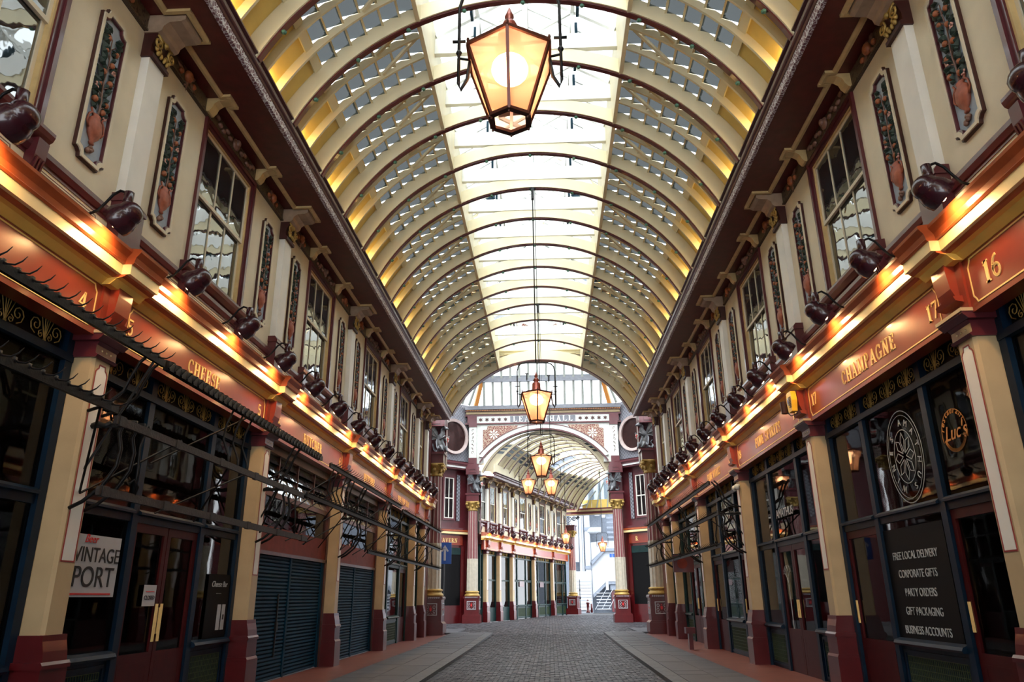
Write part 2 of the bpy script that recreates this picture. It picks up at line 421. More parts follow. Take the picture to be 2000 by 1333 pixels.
def pavement(side, k):
    g = struct('pavement', label='grey stone pavement and kerb along the %s shops' % ('left' if side < 0 else 'right'))
    k = abs(k); inner = 4.12
    def bx(a, b, y0, y1, z1, name, m):
        z = rise((y0+y1)/2)
        MB().box(*sorted((side*a, side*b)), y0+.006, y1-.006, -.1, z1+z).obj(name, m, g)
    y = 12.9
    while y < 33.6:
        bx(k, k+.3, y, y+.9, .07, 'kerb_stone', 'granite'); y += .9
    # kerb turning away at the crossing
    for i in range(4):
        a = rad(90*(i+.5)/4); p = (side*(k+.9-.75*cos(a)), 33.7+.75*sin(a)); mb = MB().box(-.15, .15, -.16, .16, -.1, .07+rise(34))
        mb.obj('kerb_stone', 'granite', g, loc=(p[0], p[1], 0)).rotation_euler = (0, 0, side*a)
    y, r = 12.7, 0
    while y < 33.8:
        for c in range(2):
            a = k+.3+c*(inner-k-.3)/2; dy = .78
            o = (c % 2)*.4
            bx(a+.004, a+(inner-k-.3)/2-.004, y+o, y+o+dy, .075+random.uniform(0, .004), 'paving_slab', 'slab')
        y += .78; r += 1
    MB().box(*sorted((side*inner, side*5.6)), 12, 34.2, -.1, .07).obj('terracotta_strip', 'terracotta', g)
    MB().box(*sorted((side*(k+.2), side*5.6)), -6, 12.7, -.1, .068).obj('near_paving', 'slab', g)
    # corner flags round the crossing
    for i in range(5):
        for j in range(3):
            MB().box(*sorted((side*(4.0+j*.95), side*(4.9+j*.95))), 34.4+i*.9, 35.25+i*.9, -.1, .06+rise(36)).obj('paving_slab', 'slab', g)
    return g
pavement(-1, KL); pavement(1, KR)

# ---------------------------------------------------------------- upper wall bays
NW = [0]
def upper_bay(P, uc, hw, wall, ww, panels, far=False, detail=True):
    pl = P(uc)
    h = hw
    g = thing('wall_bay', loc=pl['loc'], rz=pl['rz'], scale=pl.get('scale')); g.parent = wall
    def wallmesh():
        mb = MB()
        mb.box(-.12, 0, -h, h, 5.55, 6.36); mb.box(-.12, 0, -h, h, 9.02, 9.5)
        mb.box(-.12, 0, -h, -ww, 6.36, 9.02); mb.box(-.12, 0, ww, h, 6.36, 9.02)
        return mb.mesh('plaster', 'cream')
    put(cached(('wall', h, ww), wallmesh), 'plaster', g)
    def stringm():
        mb = MB(); mb.prism([(0, 6.10), (.03, 6.10), (.06, 6.16), (.06, 6.22), (0, 6.24)], -h, h)
        mb.box(0, .012, -h, h, 6.06, 6.10); return mb.mesh('string_course', 'maroon')
    put(cached(('str', h), stringm), 'string_course', g)
    # painted line borders on the cream band
    def lines():
        mb = MB()
        cuts = [-h+.3, -ww+.12, ww-.12, h-.3] if ww < h-.5 else [-h+.3, h-.3]
        for a, b in zip(cuts[:-1], cuts[1:]):
            a += .12; b -= .12
            for o, wd in ((0, .009), (.03, .005)):
                z0, z1, r = 5.74+o, 6.02-o, .07
                A, B = a+o, b-o
                pts = []
                for cx, cz, a0 in ((A, z0, 90), (B, z0, 180), (B, z1, 270), (A, z1, 0)):
                    seq = [(cx+r*cos(rad(a0-i*22.5)), cz+r*sin(rad(a0-i*22.5))) for i in range(5)]
                    pts += seq
                line_loop(mb, pts, wd, .001, .005)
        return mb.mesh('painted_line', 'maroon')
    if detail: put(cached(('lines', h, ww), lines), 'painted_line', g)
    # frieze with relief
    put(cached(('frz', h), lambda: MB().box(0, .04, -h, h, 9.04, 9.30).box(0, .06, -h, h, 9.02, 9.05).mesh('frieze', 'frieze_dark')), 'frieze', g)
    def orn(which):
        mb = MB(); R = random.Random(5)
        if which == 'fruit':
            for c in ([-h*.67, h*.67] if panels else [0]):
                mb.ball((.07, c, 9.17), (.07, .09, .10)); mb.ball((.06, c-.2, 9.13), (.04, .05, .05)); mb.ball((.06, c+.2, 9.13), (.04, .05, .05))
        else:
            mb.ball((.06, 0, 9.18), (.05, .12, .11)); mb.ball((.10, 0, 9.2), (.05, .06, .07))
            for s in (-1, 1):
                for i in range(5): mb.ball((.06, s*(.24+.13*i), 9.15+.05*sin(i*2)), (.04, .07, .045))
                for c in ([h*.67] if panels else []):
                    for i in range(6): mb.leaf((.045, s*c+R.uniform(-.1, .1), 9.17), .26, .07, R.uniform(0, 6.28), th=.02)
        return mb.mesh('relief', 'fruit' if which == 'fruit' else 'brown' , True)
    if detail:
        put(cached(('of', h), lambda: orn('fruit')), 'relief_fruit', g); put(cached(('ol', h), lambda: orn('leaf')), 'relief_foliage', g)
    # small consoles at the window edges and moulding that steps round them
    def consoles():
        mb = MB()
        for y in (-ww, ww):
            pr = [(.0, 9.05), (.09, 9.06), (.14, 9.12), (.17, 9.2), (.24, 9.25), (.38, 9.26), (.38, 9.31), (0, 9.31)]
            mb.prism(pr, y-.09, y+.09)
        return mb.mesh('console', 'gold_console')
    put(cached(('cons', ww), consoles), 'console', g)
    return g
mat('gold_console', (.62, .44, .20), .45, var=.15)

def window(P, uc, ww, far=False):
    NW[0] += 1; pl = P(uc)
    g = thing('window_%d' % NW[0], loc=pl['loc'], rz=pl['rz'], scale=pl.get('scale'), kind='structure')
    def fr():
        mb = MB()
        def ring(a, b0, b1, t, x0, x1, mi): mb.frame([(-a, b0), (a, b0), (a, b1), (-a, b1)], [(-a+t, b0+t), (a-t, b0+t), (a-t, b1-t), (-a+t, b1-t)], x0, x1, 'x', mi)
        ring(ww, 6.36, 9.02, .07, -.1, .05, 0); ring(ww-.065, 6.42, 8.955, .06, -.1, .02, 0)
        return mb.mesh('frame', 'maroon')
    put(cached(('wf', ww), fr), 'frame', g)
    a = ww-.125; z0, zm, z1 = 6.48, 7.72, 8.895
    def case():
        mb = MB(); mb.frame([(-a, z0), (a, z0), (a, z1), (-a, z1)], [(-a+.035, z0+.035), (a-.035, z0+.035), (a-.035, z1-.035), (-a+.035, z1-.035)], -.12, -.005, 'x')
        return mb.mesh('casing', 'gold_console')
    put(cached(('wc', ww), case), 'casing', g)
    b = a-.035
    def sash(lo):
        za, zb, n = (z0+.035, zm+.03, -.09) if lo else (zm-.03, z1-.035, -.05)
        return MB().frame([(-b, za), (b, za), (b, zb), (-b, zb)], [(-b+.05, za+.06), (b-.05, za+.06), (b-.05, zb-.05), (-b+.05, zb-.05)], n-.02, n+.02, 'x').mesh('sash', 'cream_pale' if far else 'cream')
    nb = 3
    for lo in (0, 1):
        s = put(cached(('ws', ww, lo, far), lambda: sash(lo)), 'sash', g)
        za, zb, n = (z0+.09, zm-.02, -.09) if lo else (zm+.03, z1-.085, -.05)
        wd = 2*(b-.05)/nb
        for i in range(nb):
            y0 = -b+.05+i*wd
            put(cached(('pn', ww, lo, i), lambda: MB().box(-.004, .004, y0, y0+wd, za, zb).mesh('pane', 'sash_glass')), 'pane', s, (n, 0, 0))
            if i: put(cached(('gb', ww, lo, i, far), lambda: MB().box(-.012, .018, y0-.013, y0+.013, za, zb).mesh('glazing_bar', 'cream_pale' if far else 'cream')), 'glazing_bar', s, (n, 0, 0))
    def sill():
        mb = MB(); mb.prism([(0, 6.24), (.06, 6.26), (.13, 6.31), (.15, 6.36), (.15, 6.40), (-.05, 6.42)], -ww-.1, ww+.1); return mb.mesh('sill', 'maroon')
    put(cached(('sill', ww), sill), 'sill', g)
    def brk():
        mb = MB()
        for y in (-ww+.02, ww-.02):
            mb.prism([(0, 5.66), (.05, 5.70), (.08, 5.86), (.12, 6.05), (.13, 6.25), (0, 6.25)], y-.085, y+.085)
            for k in (-.05, 0, .05): mb.prism([(.06, 5.72), (.098, 5.86), (.138, 6.03), (.12, 6.03), (.08, 5.86)], y+k-.012, y+k+.012)
        return mb.mesh('sill_bracket', 'maroon')
    put(cached(('brk', ww), brk), 'sill_bracket', g)
    return g

def pilaster(P, u, label, group=None, small=False):
    pl = P(u); g = thing('pilaster', label, 'pilaster', pl['loc'], pl['rz'], group, scale=pl.get('scale'))
    k = .75 if small else 1
    put(cached(('ps', k), lambda: MB().box(-.02, .12, -.19*k, .19*k, 6.44, 8.66).mesh('shaft', 'cream_pale')), 'shaft', g)
    def ped():
        mb = MB(); mb.box(-.02, .17, -.24*k, .24*k, 5.62, 6.36)
        mb.prism([(-.02, 6.36), (.19, 6.36), (.19, 6.41), (.14, 6.48), (-.02, 6.48)], -.26*k, .26*k); return mb.mesh('pedestal', 'maroon')
    put(cached(('pp', k), ped), 'pedestal', g)
    def cap():
        mb = MB(); mb.prism([(-.02, 8.62), (.17, 8.62), (.17, 8.68), (.13, 8.70), (.13, 8.80), (.19, 9.0), (-.02, 9.0)], -.22*k, .22*k); return mb.mesh('capital', 'maroon_dark')
    c = put(cached(('pc', k), cap), 'capital', g)
    def vol():
        mb = MB()
        for s in (-1, 1):
            mb.tube(spiral((.2, s*.17*k, 8.87), .10, 1.6, pi/2, s), .018, 5)
            for i in range(4): mb.ball((.18, s*(.04+.04*i)*k, 8.74+.05*(i % 2)), (.03, .03, .045))
        mb.ball((.2, 0, 8.95), (.04, .05, .05)); mb.box(.12, .2, -.2*k, .2*k, 8.97, 9.0)
        return mb.mesh('volute', 'gold_dark', True)
    put(cached(('pv', k), vol), 'volute', c)
    def con():
        mb = MB(); pr = [(0, 9.0), (.2, 9.0), (.25, 9.03), (.27, 9.10), (.34, 9.16), (.5, 9.17), (.56, 9.20), (.56, 9.29), (0, 9.29)]
        mb.prism(pr, -.24*k, .24*k); return mb.mesh('console', 'console_buff')
    put(cached(('pcon', k), con), 'console', g)
    return g
mat('console_buff', (.36, .25, .17), .45, var=.2)

def outline(a, b):
    q = [(a-.10*sin(rad(t)), b-.10*cos(rad(t))) for t in (0, 30, 60, 90)]
    top = q + [(-x, z) for x, z in q[::-1]]
    return top + [(x, -z) for x, z in top[::-1]]
def panel_parts(detail):
    def fr():
        mb = MB(); mb.frame(outline(.27, 1.06), outline(.235, 1.015), 0, .06, 'x'); return mb.mesh('frame', 'cream')
    parts = [('frame', cached('pf', fr)),
      ('outer_edge', cached('poe', lambda: MB().frame(outline(.285, 1.075), outline(.268, 1.058), 0, .04, 'x').mesh('outer_edge', 'maroon_dark'))),
      ('inner_edge', cached('pie', lambda: MB().frame(outline(.237, 1.017), outline(.218, .998), 0, .045, 'x').mesh('inner_edge', 'maroon'))),
      ('backing', cached('pbk', lambda: MB().prism(outline(.23, 1.01), 0, .006, 'x').mesh('backing', 'panel_blue')))]
    def vase():
        mb = MB(); mb.lathe([(.03, -.80), (.05, -.78), (.035, -.75), (.10, -.68), (.135, -.58), (.12, -.48), (.06, -.42), (.08, -.39)], (.02, 0, 0), 14, sc=(.5, 1))
        for s in (-1, 1): mb.tube([(.03, s*.12, -.62), (.03, s*.17, -.55), (.03, s*.15, -.45), (.03, s*.10, -.40), (.03, s*.13, -.35)], .014, 5)
        return mb.mesh('vase', 'vase', True)
    parts.append(('vase', cached('pvs', vase)))
    return parts
RP = random.Random(11)
LEAVES = []; FRUITS = []; FLOW = []
for i in range(46):
    z = -.36+1.17*i/45+RP.uniform(-.02, .02); s = (-1)**i
    LEAVES.append((s*RP.uniform(.01, .07), z, RP.uniform(.13, .20), (pi/2-s*RP.uniform(.5, 1.6))))
for i, z in enumerate((-.30, -.22, -.17, .02, .14, .22, .40, .52, .60, .70)):
    FRUITS.append(((-1)**i*RP.uniform(.06, .12), z, RP.uniform(.028, .042)))
for z in (-.33, -.02, .33): FLOW.append((RP.choice((-1, 1))*.12, z))
def relief_panel(P, u, label, near, group='fruit and vase relief panels on the upper walls'):
    pl = P(u); sc = pl.get('scale'); l = Vector(pl['loc']); l.z += 7.58*(sc[2] if sc else 1)
    g = thing('relief_panel', label, 'wall panel', l, pl['rz'], group, scale=sc)
    for n, me in panel_parts(near): put(me, n, g)
    def stem():
        mb = MB(); mb.tube([(.03, .015*sin(i*1.3), -.42+.13*i) for i in range(10)], [.016-.001*i for i in range(10)], 5)
        for i in range(7):
            z = -.3+.15*i; s = (-1)**i; mb.tube([(.03, 0, z), (.035, s*.05, z+.06), (.03, s*.1, z+.08)], .007, 4)
        for k in range(5): mb.ball((.03, -.02+.04*cos(k*1.3), -.86+.03*sin(k*2.1)-.012*k), (.03, .035, .03))
        return mb.mesh('stem', 'brown', True)
    put(cached('stem', stem), 'stem', g)
    lm = cached('leafm', lambda: MB().leaf((0, 0, 0), 1, .5, 0, th=.16).mesh('leaf', 'leaf'))
    fm = cached('fruitm', lambda: MB().ball((0, 0, 0), 1, n=9, m=6).mesh('fruit', 'fruit', True))
    def flw():
        mb = MB()
        for k in range(5): mb.ball((.02, .028*cos(k*1.256), .028*sin(k*1.256)), (.014, .018, .018), n=6, m=4)
        return mb.mesh('flower', 'flower', True)
    fl = cached('flw', flw)
    if near:
        for y, z, L, a in LEAVES:
            o = put(lm, 'leaf', g, (.028, y, z)); o.scale = (L, L, L); o.rotation_euler = (a, 0, 0)
        for y, z, r in FRUITS:
            o = put(fm, 'fruit', g, (.04, y, z)); o.scale = (r, r, r*1.1)
        for y, z in FLOW: put(fl, 'flower', g, (.02, y, z))
    else:
        def lv():
            mb = MB()
            for y, z, L, a in LEAVES: mb.leaf((.028, y, z), L, L*.5, a, th=.02)
            return mb.mesh('foliage', 'leaf')
        def fv():
            mb = MB()
            for y, z, r in FRUITS: mb.ball((.04, y, z), r, n=7, m=5)
            return mb.mesh('fruit', 'fruit', True)
        put(cached('lv', lv), 'foliage', g, kind='stuff'); put(cached('fv', fv), 'fruit_cluster', g, kind='stuff')
    return g

# ---------------------------------------------------------------- lamps over the signs
def sign_lamp(P, u, label, group, lit=True):
    pl = P(u); g = thing('sign_lamp', label, 'lamp', pl['loc'], pl['rz'], group, scale=pl.get('scale'))
    def tilt(mb, c, a):
        c = Vector(c); R = Matrix.Rotation(a, 3, 'Y'); mb.v = [tuple(c+R@(Vector(v)-c)) for v in mb.v]; return mb
    def shade():
        c = (.62, 0, 5.72)
        prof = [(.185, -.10), (.195, -.05), (.19, .02), (.165, .08), (.15, .10), (.153, .12), (.145, .16), (.115, .21), (.06, .24), (0, .25)]
        inn = [(.178, -.10), (.178, .0), (.14, .08), (.0, .14)]
        mb = MB().lathe([(r, z) for r, z in prof], c, 18, sc=(.9, 1)).lathe(inn, c, 18, sc=(.9, 1))
        mb.f = [f for f in mb.f if len(f) <= 4]
        mb.mi = [0]*len(mb.f)
        return tilt(mb, c, rad(54)).mesh('shade', 'lamp_maroon', True)
    put(cached('shade', shade), 'shade', g)
    put(cached('neck', lambda: MB().lathe([(.045, 5.90), (.055, 5.92), (.055, 6.06), (.04, 6.07)], (.66, 0, 0), 12).lathe([(.03, 5.86), (.03, 5.92)], (.68, 0, 0), 8).mesh('neck', 'lamp_maroon', True)), 'neck', g)
    def arm():
        mb = MB(); p = [(.10, 0, 5.80), (.22, 0, 5.80), (.32, 0, 5.84), (.40, 0, 5.94), (.47, 0, 6.04), (.55, 0, 6.09), (.63, 0, 6.06), (.66, 0, 5.98)]
        mb.tube(p, .016, 6); mb.tube([(.2, 0, 5.62), (.2, 0, 5.82)], .014, 6); mb.ball((.2, 0, 5.80), .026, n=6, m=4)
        return mb.mesh('arm', 'iron', True)
    put(cached('arm', arm), 'arm', g)
    put(cached('bulb', lambda: MB().ball((.565, 0, 5.66), .05).mesh('bulb', 'bulb', True)), 'bulb', g)
    sc = pl['scale'][0] if pl.get('scale') else 1
    if lit:
        l = light('SPOT', 'lamp_light', (.60, 0, 5.52), LAMP_W*sc*sc, (1, .58, .24), g, aim=(-.55, 0, -.62), size=.05, spot=160, blend=.5)
    return g

# ---------------------------------------------------------------- shop posts
def shop_post(P, u, label, group=None):
    pl = P(u); g = thing('shop_post', label, 'post', pl['loc'], pl['rz'], group, scale=pl.get('scale'))
    def base():
        mb = MB(); mb.box(-.2, .22, -.25, .25, 0, .62); mb.prism([(-.2, .62), (.22, .62), (.20, .66), (-.2, .66)], -.24, .24)
        mb.box(-.2, .19, -.225, .225, .66, .93); mb.prism([(-.2, .93), (.21, .93), (.21, .97), (.19, 1.0), (-.2, 1.0)], -.24, .24)
        mb.prism([(-.2, 1.0), (.185, 1.0), (.17, 1.1), (.145, 1.2), (.14, 1.26), (-.2, 1.26)], -.205, .205); return mb.mesh('base', 'base_red')
    put(cached('pbase', base), 'base', g)
    def shaft():
        c = .035; mb = MB(); mb.prism([(-.2, -.18), (.12-c, -.18), (.12, -.18+c), (.12, .18-c), (.12-c, .18), (-.2, .18)], 1.26, 4.31, 'z'); return mb.mesh('shaft', 'cream_post')
    put(cached('pshaft', shaft), 'shaft', g)
    def inlay(): return MB().prism(pane_outline(.11, 2.02, 4.24), .119, .123, 'x').mesh('inlay', 'cream_pale')
    def pane_outline(a, z0, z1): return [(-a, z0), (a, z0), (a, z1-.09), (a-.025, z1-.06), (a-.05, z1-.045), (a-.06, z1), (-a+.06, z1), (-a+.05, z1-.045), (-a+.025, z1-.06), (-a, z1-.09)]
    i = put(cached('pinl', inlay), 'inlay', g)
    def ln():
        mb = MB(); line_loop(mb, pane_outline(.115, 2.01, 4.25), .014, .122, .127); return mb.mesh('painted_line', 'red_line')
    put(cached('pln', ln), 'painted_line', i)
    def cap():
        mb = MB(); mb.prism([(-.2, 4.31), (.15, 4.31), (.17, 4.34), (.14, 4.36), (.14, 4.46), (.17, 4.50), (.23, 4.55), (.25, 4.58), (-.2, 4.58)], -.21, .21)
        mb.prism([(-.2, 4.50), (.18, 4.50), (.24, 4.56), (.24, 4.58), (-.2, 4.58)], -.27, .27)
        for k in (-.09, 0, .09): pass
        return mb.mesh('capital', 'maroon')
    c = put(cached('pcap', cap), 'capital', g)
    def dots():
        mb = MB()
        for k in (-.09, 0, .09): mb.ball((.142, k, 4.41), (.008, .014, .014), n=6, m=4)
        mb.box(-.2, .255, -.285, .285, 4.58, 4.62); return mb.mesh('abacus', 'cream_post')
    put(cached('pdots', dots), 'abacus', c)
    def brk():
        mb = MB(); mb.box(0, .15, -.27, .27, 4.62, 5.2)
        mb.prism([(.15, 4.78), (.20, 4.80), (.24, 4.9), (.26, 5.1), (.26, 5.2), (.15, 5.2)], -.15, .15)
        mb.prism([(.15, 4.72), (.24, 4.74), (.26, 4.79), (.15, 4.80)], -.2, .2); return mb.mesh('bracket', 'sign_red')
    put(cached('pbrk', brk), 'bracket', g)
    return g
mat('red_line', (.30, .03, .03), .4, var=.1)

# ---------------------------------------------------------------- continuous cornice, soffit, gutter (trims)
def cornice(P, u0, u1, posts, name, gut_far=True):
    uc = (u0+u1)/2; h = (u1-u0)/2; pl = P(uc); loc = Vector(pl['loc'])
    sc = pl.get('scale'); g = thing(name, loc=loc, rz=pl['rz'], scale=sc, kind='structure')
    sgn = -1 if P is PR else 1
    if P is PR: pc = [-(p-uc) for p in posts]
    else: pc = [p-uc for p in posts]
    SEC = [('cornice_cove', 'yellow_cove_lit', [(0, 5.18), (.13, 5.18), (.15, 5.20), (.20, 5.255), (.26, 5.265), (0, 5.265)]),
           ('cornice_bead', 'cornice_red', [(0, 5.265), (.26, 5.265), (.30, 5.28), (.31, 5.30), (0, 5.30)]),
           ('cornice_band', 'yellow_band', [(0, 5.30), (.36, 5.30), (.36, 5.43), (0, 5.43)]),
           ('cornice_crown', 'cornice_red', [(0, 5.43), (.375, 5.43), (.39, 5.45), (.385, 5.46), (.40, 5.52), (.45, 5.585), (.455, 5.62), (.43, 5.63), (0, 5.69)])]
    for n, m, pr in SEC:
        mb = MB().prism(pr, -h, h)
        for p in pc:
            if -h-.3 < p < h+.3: mb.prism([(x+.11 if x > 0 else x, z) for x, z in pr], max(-h, p-.33), min(h, p+.33))
        mb.obj(n, m, g)
    # soffit, moulding, gutter
    MB().prism([(-.1, 9.30), (.93, 9.30), (.93, 9.34), (-.1, 9.5)], -h, h).obj('soffit', 'soffit_maroon', g)
    MB().prism([(.93, 9.27), (.985, 9.28), (1.0, 9.40), (.93, 9.40)], -h, h).obj('ornament_strip', 'ornament_strip', g)
    mb = MB().prism([(.93, 9.40), (1.01, 9.40), (1.03, 9.43), (1.0, 9.44), (.93, 9.44)], -h, h)
    a = [(1.0+.07*cos(rad(q)), 9.51+.07*sin(rad(q))) for q in range(-90, 100, 20)]
    mb.prism([(.9, 9.44)]+a+[(1.09, 9.60), (1.09, 9.63), (.9, 9.63)], -h, h); mb.obj('gutter_moulding', 'gutter_maroon', g, smooth=False)
    return g, pc, h
mat('soffit_maroon', (.10, .012, .010), .4, var=.3); mat('gutter_maroon', (.085, .03, .035), .3, var=.15, coat=.3)
def soffit_moulding(g, pc, h, wins):
    """gold moulding that steps outwards round every console"""
    steps = [(p, .30, .62) for p in pc] + [(c, .14, .42) for c in wins]
    steps = sorted([s for s in steps if -h < s[0] < h])
    mb = MB(); y = -h; base = .30
    def piece(x, a, b): mb.prism([(x-.04, 9.25), (x, 9.25), (x+.035, 9.28), (x+.035, 9.305), (x-.04, 9.305)], a, b)
    for c, wd, x in steps:
        a, b = c-wd, c+wd
        if a > y: piece(base, y, a)
        piece(x, a, b)
        for q in (a, b): mb.box(base-.04, x+.035, q-.03, q+.03, 9.255, 9.305)
        y = b
    piece(base, y, h)
    mb.obj('soffit_moulding', 'gold_console', g)

# ---------------------------------------------------------------- shopfronts
def grille_mesh(w, h=.32):
    def f():
        mb = MB(); n = max(1, round(w/.62)); u = w/n
        mb.box(0, .012, -w/2, w/2, 0, .012); mb.box(0, .012, -w/2, w/2, h-.012, h)
        for i in range(n):
            c = -w/2+u*(i+.5)
            for s in (-1, 1):
                mb.tube(spiral((.006, c+s*u*.27, h*.5), h*.32, 1.5, -pi/2, s), .007, 4)
                mb.tube(spiral((.006, c+s*u*.12, h*.24), h*.15, 1.3, pi/2, -s, 8), .006, 4)
                mb.tube([(.006, c, .02), (.006, c+s*.05, h*.45), (.006, c+s*.10, h*.85)], .006, 4)
                mb.tube([(.006, c, .02), (.006, c+s*.02, h*.5), (.006, c+s*.045, h*.92)], .006, 4)
            mb.tube([(.006, c, .02), (.006, c, h*.95)], .006, 4); mb.ball((.006, c, h*.1), .02, n=6, m=4)
        return mb.mesh('scroll_grille', 'gold_dark')
    return cached(('grille', round(w, 2)), f)
def put_at(P, u, dy=0): pass
RC = -.19
def shopfront(P, uc, hw, style, label, signs=(), group=None, door='door_red', simple=False, frame='blue'):
    pl = P(uc); g = thing('shopfront', label, 'shopfront', pl['loc'], pl['rz'], group, scale=pl.get('scale'))
    o = hw-.19   # opening half width
    # sign board with gold border and lettering
    sb = put(cached(('sb', hw, style == 'plain'), lambda: MB().box(-.1, .12, -hw+.26, hw-.26, 4.56, 5.2).mesh('sign_board', 'sign_red')), 'sign_board', g)
    def border():
        mb = MB(); a = hw-.36; r = .06
        pts = [(-a+r, 4.635), (a-r, 4.635), (a-r*.6, 4.68), (a, 4.72), (a, 5.06), (a-r*.6, 5.10), (a-r, 5.145), (-a+r, 5.145), (-a+r*.6, 5.10), (-a, 5.06), (-a, 4.72), (-a+r*.6, 4.68)]
        line_loop(mb, pts, .018, .119, .126); return mb.mesh('gold_border', 'gold_line')
    put(cached(('bd', hw), border), 'gold_border', sb)
    for txt, y, z, h in signs:
        put(cached(('txt', txt, h), lambda: serif_mesh(txt, h)), 'lettering', sb, (.118, y, z))
    F = MB()   # fixed frame
    for s in (-1, 1): F.box(RC-.08, RC+.06, *sorted((s*o, s*(o-.13))), 0, 4.62)
    if style in ('A', 'B', 'D'):
        m = 1.02 if hw > 2 else o*.45
        for s in (-1, 1): F.box(RC-.08, RC+.05, s*m-.07, s*m+.07, 0, 4.62)
        F.box(RC-.08, RC+.07, -o, o, 4.24, 4.33); F.box(RC-.08, RC+.04, -o, o, 4.62, 4.9)
        secs = [(-o+.13, -m-.07), (-m+.07, m-.07), (m+.07, o-.13)]
        kinds = {'A': 'wdw', 'B': 'dwd', 'D': 'www'}[style]
        for (a, b), k in zip(secs, kinds):
            c = (a+b)/2; w2 = (b-a)
            F.box(RC-.07, RC+.03, a, b, 2.60, 2.70)
            F.prism([(RC-.05, 2.70), (RC+.09, 2.70), (RC+.09, 2.73), (RC+.03, 2.77), (RC-.05, 2.77)], a, b)
            put(grille_mesh(w2-.04), 'scroll_grille', g, (RC+.0, c, 4.335))
            put(cached(('gback', round(w2, 3)), lambda: MB().box(RC-.06, RC-.05, -w2/2, w2/2, 4.3, 4.65).mesh('grille_back', 'black')), 'grille_back', g, (0, c, 0))
            put(cached(('gl1', round(w2, 3)), lambda: MB().box(RC-.012, RC-.004, -w2/2, w2/2, 2.77, 4.24).mesh('pane', 'shop_glass')), 'pane', g, (0, c, 0))
            if k == 'w':
                zs = .98
                put(cached(('gl2', round(w2, 3)), lambda: MB().box(RC-.012, RC-.004, -w2/2, w2/2, zs, 2.60).mesh('pane', 'shop_glass')), 'pane', g, (0, c, 0))
                def ris(): return MB().box(RC-.05, RC, -w2/2, w2/2, .06, .9).frame([(-w2/2+.06, .12), (w2/2-.06, .12), (w2/2-.06, .84), (-w2/2+.06, .84)], [(-w2/2+.1, .16), (w2/2-.1, .16), (w2/2-.1, .80), (-w2/2+.1, .80)], RC, RC+.02, 'x').mesh('stall_riser', frame)
                put(cached(('ris', round(w2, 3), frame), ris), 'stall_riser', g, (0, c, 0))
                put(cached(('vent', round(w2, 3)), lambda: vent(w2)), 'vent_mesh', g, (0, c, 0))
                F.prism([(RC-.05, .90), (RC+.10, .90), (RC+.12, .93), (RC+.10, .97), (RC+.02, 1.0), (RC-.05, 1.0)], a, b)
            else:
                leaves = [(-w2/2, 0), (0, w2/2)] if w2 > 1.5 else [(-w2/2, w2/2)]
                for la, lb in leaves:
                    def dr():
                        mb = MB(); t = .1
                        mb.frame([(la+.01, .06), (lb-.01, .06), (lb-.01, 2.6), (la+.01, 2.6)], [(la+t, .92), (lb-t, .92), (lb-t, 2.48), (la+t, 2.48)], RC-.05, RC+.01, 'x')
                        mb.box(RC-.04, RC-.01, la+.05, lb-.05, .1, .92)
                        mb.frame([(la+t, .2), (lb-t, .2), (lb-t, .8), (la+t, .8)], [(la+t+.04, .25), (lb-t-.04, .25), (lb-t-.04, .75), (la+t+.04, .75)], RC-.01, RC+.012, 'x')
                        return mb.mesh('door', door)
                    d = put(cached(('door', round(la, 3), round(lb, 3), door), dr), 'door', g, (0, c, 0))
                    put(cached(('dgl', round(la, 3), round(lb, 3)), lambda: MB().box(RC-.03, RC-.022, la+.1, lb-.1, .92, 2.48).mesh('pane', 'shop_glass')), 'pane', d)
                    hy = (lb-.05) if la < 0 and lb <= 0.001 else (la+.05)
                    put(cached(('hnd', round(hy, 3)), lambda: MB().box(RC+.01, RC+.03, hy-.02, hy+.02, 1.15, 1.5).mesh('door_handle', 'gold')), 'door_handle', d)
    elif style == 'S':      # butcher's shop: louvred lights over a dark window, red board and two roller shutters
        F.box(RC-.08, RC+.04, -o, o, 4.42, 4.9, 1); F.box(RC-.08, RC+.03, -o, o, 3.56, 3.66, 0)
        mw = [-o+.13+i*(2*o-.26)/4 for i in range(5)]
        for x in mw[1:-1]: F.box(RC-.04, RC+.02, x-.018, x+.018, 3.66, 4.42, 0)
        pw = mw[1]-mw[0]-.04
        def lv(): return MB().bar((0, -pw/2, 0), (0, pw/2, 0), .19, .008, up=(1, 0, .35)).mesh('louvre_pane', 'louvre_glass')
        me = cached(('lv', round(pw, 3)), lv)
        for i in range(4):
            for k in range(4): put(me, 'louvre_pane', g, (RC-.02, (mw[i]+mw[i+1])/2, 3.76+k*.185))
        put(cached(('bw', hw), lambda: MB().box(RC-.012, RC-.004, -o+.13, o-.13, 2.98, 3.56).mesh('pane', 'shop_glass')), 'pane', g)
        put(cached(('rb', hw), lambda: MB().box(RC-.06, RC+.03, -o+.05, o-.05, 2.50, 2.98).mesh('red_board', 'band_red')), 'red_board', g)
        F.box(RC-.06, RC+.06, -o, o, 2.43, 2.50, 0); F.box(RC-.06, RC+.03, -.05, .05, 0, 2.43, 2)
        for s in (-1, 1):
            F.box(RC-.06, RC+.03, *sorted((s*(o-.13), s*(o-.3))), 0, 2.43, 2)
    elif style == 'N':      # narrow dark bay
        put(cached(('np', hw), lambda: MB().box(RC-.03, RC, -o+.13, o-.13, .9, 4.3).mesh('pane', 'shop_glass')), 'pane', g)
        F.box(RC-.06, RC+.04, -o, o, 0, .9, 0); F.box(RC-.06, RC+.04, -o, o, 4.24, 4.33); F.box(RC-.06, RC+.04, -o, o, 2.6, 2.7); F.box(RC-.08, RC+.04, -o, o, 4.62, 4.9)
        put(grille_mesh(2*o-.3), 'scroll_grille', g, (RC, 0, 4.335))
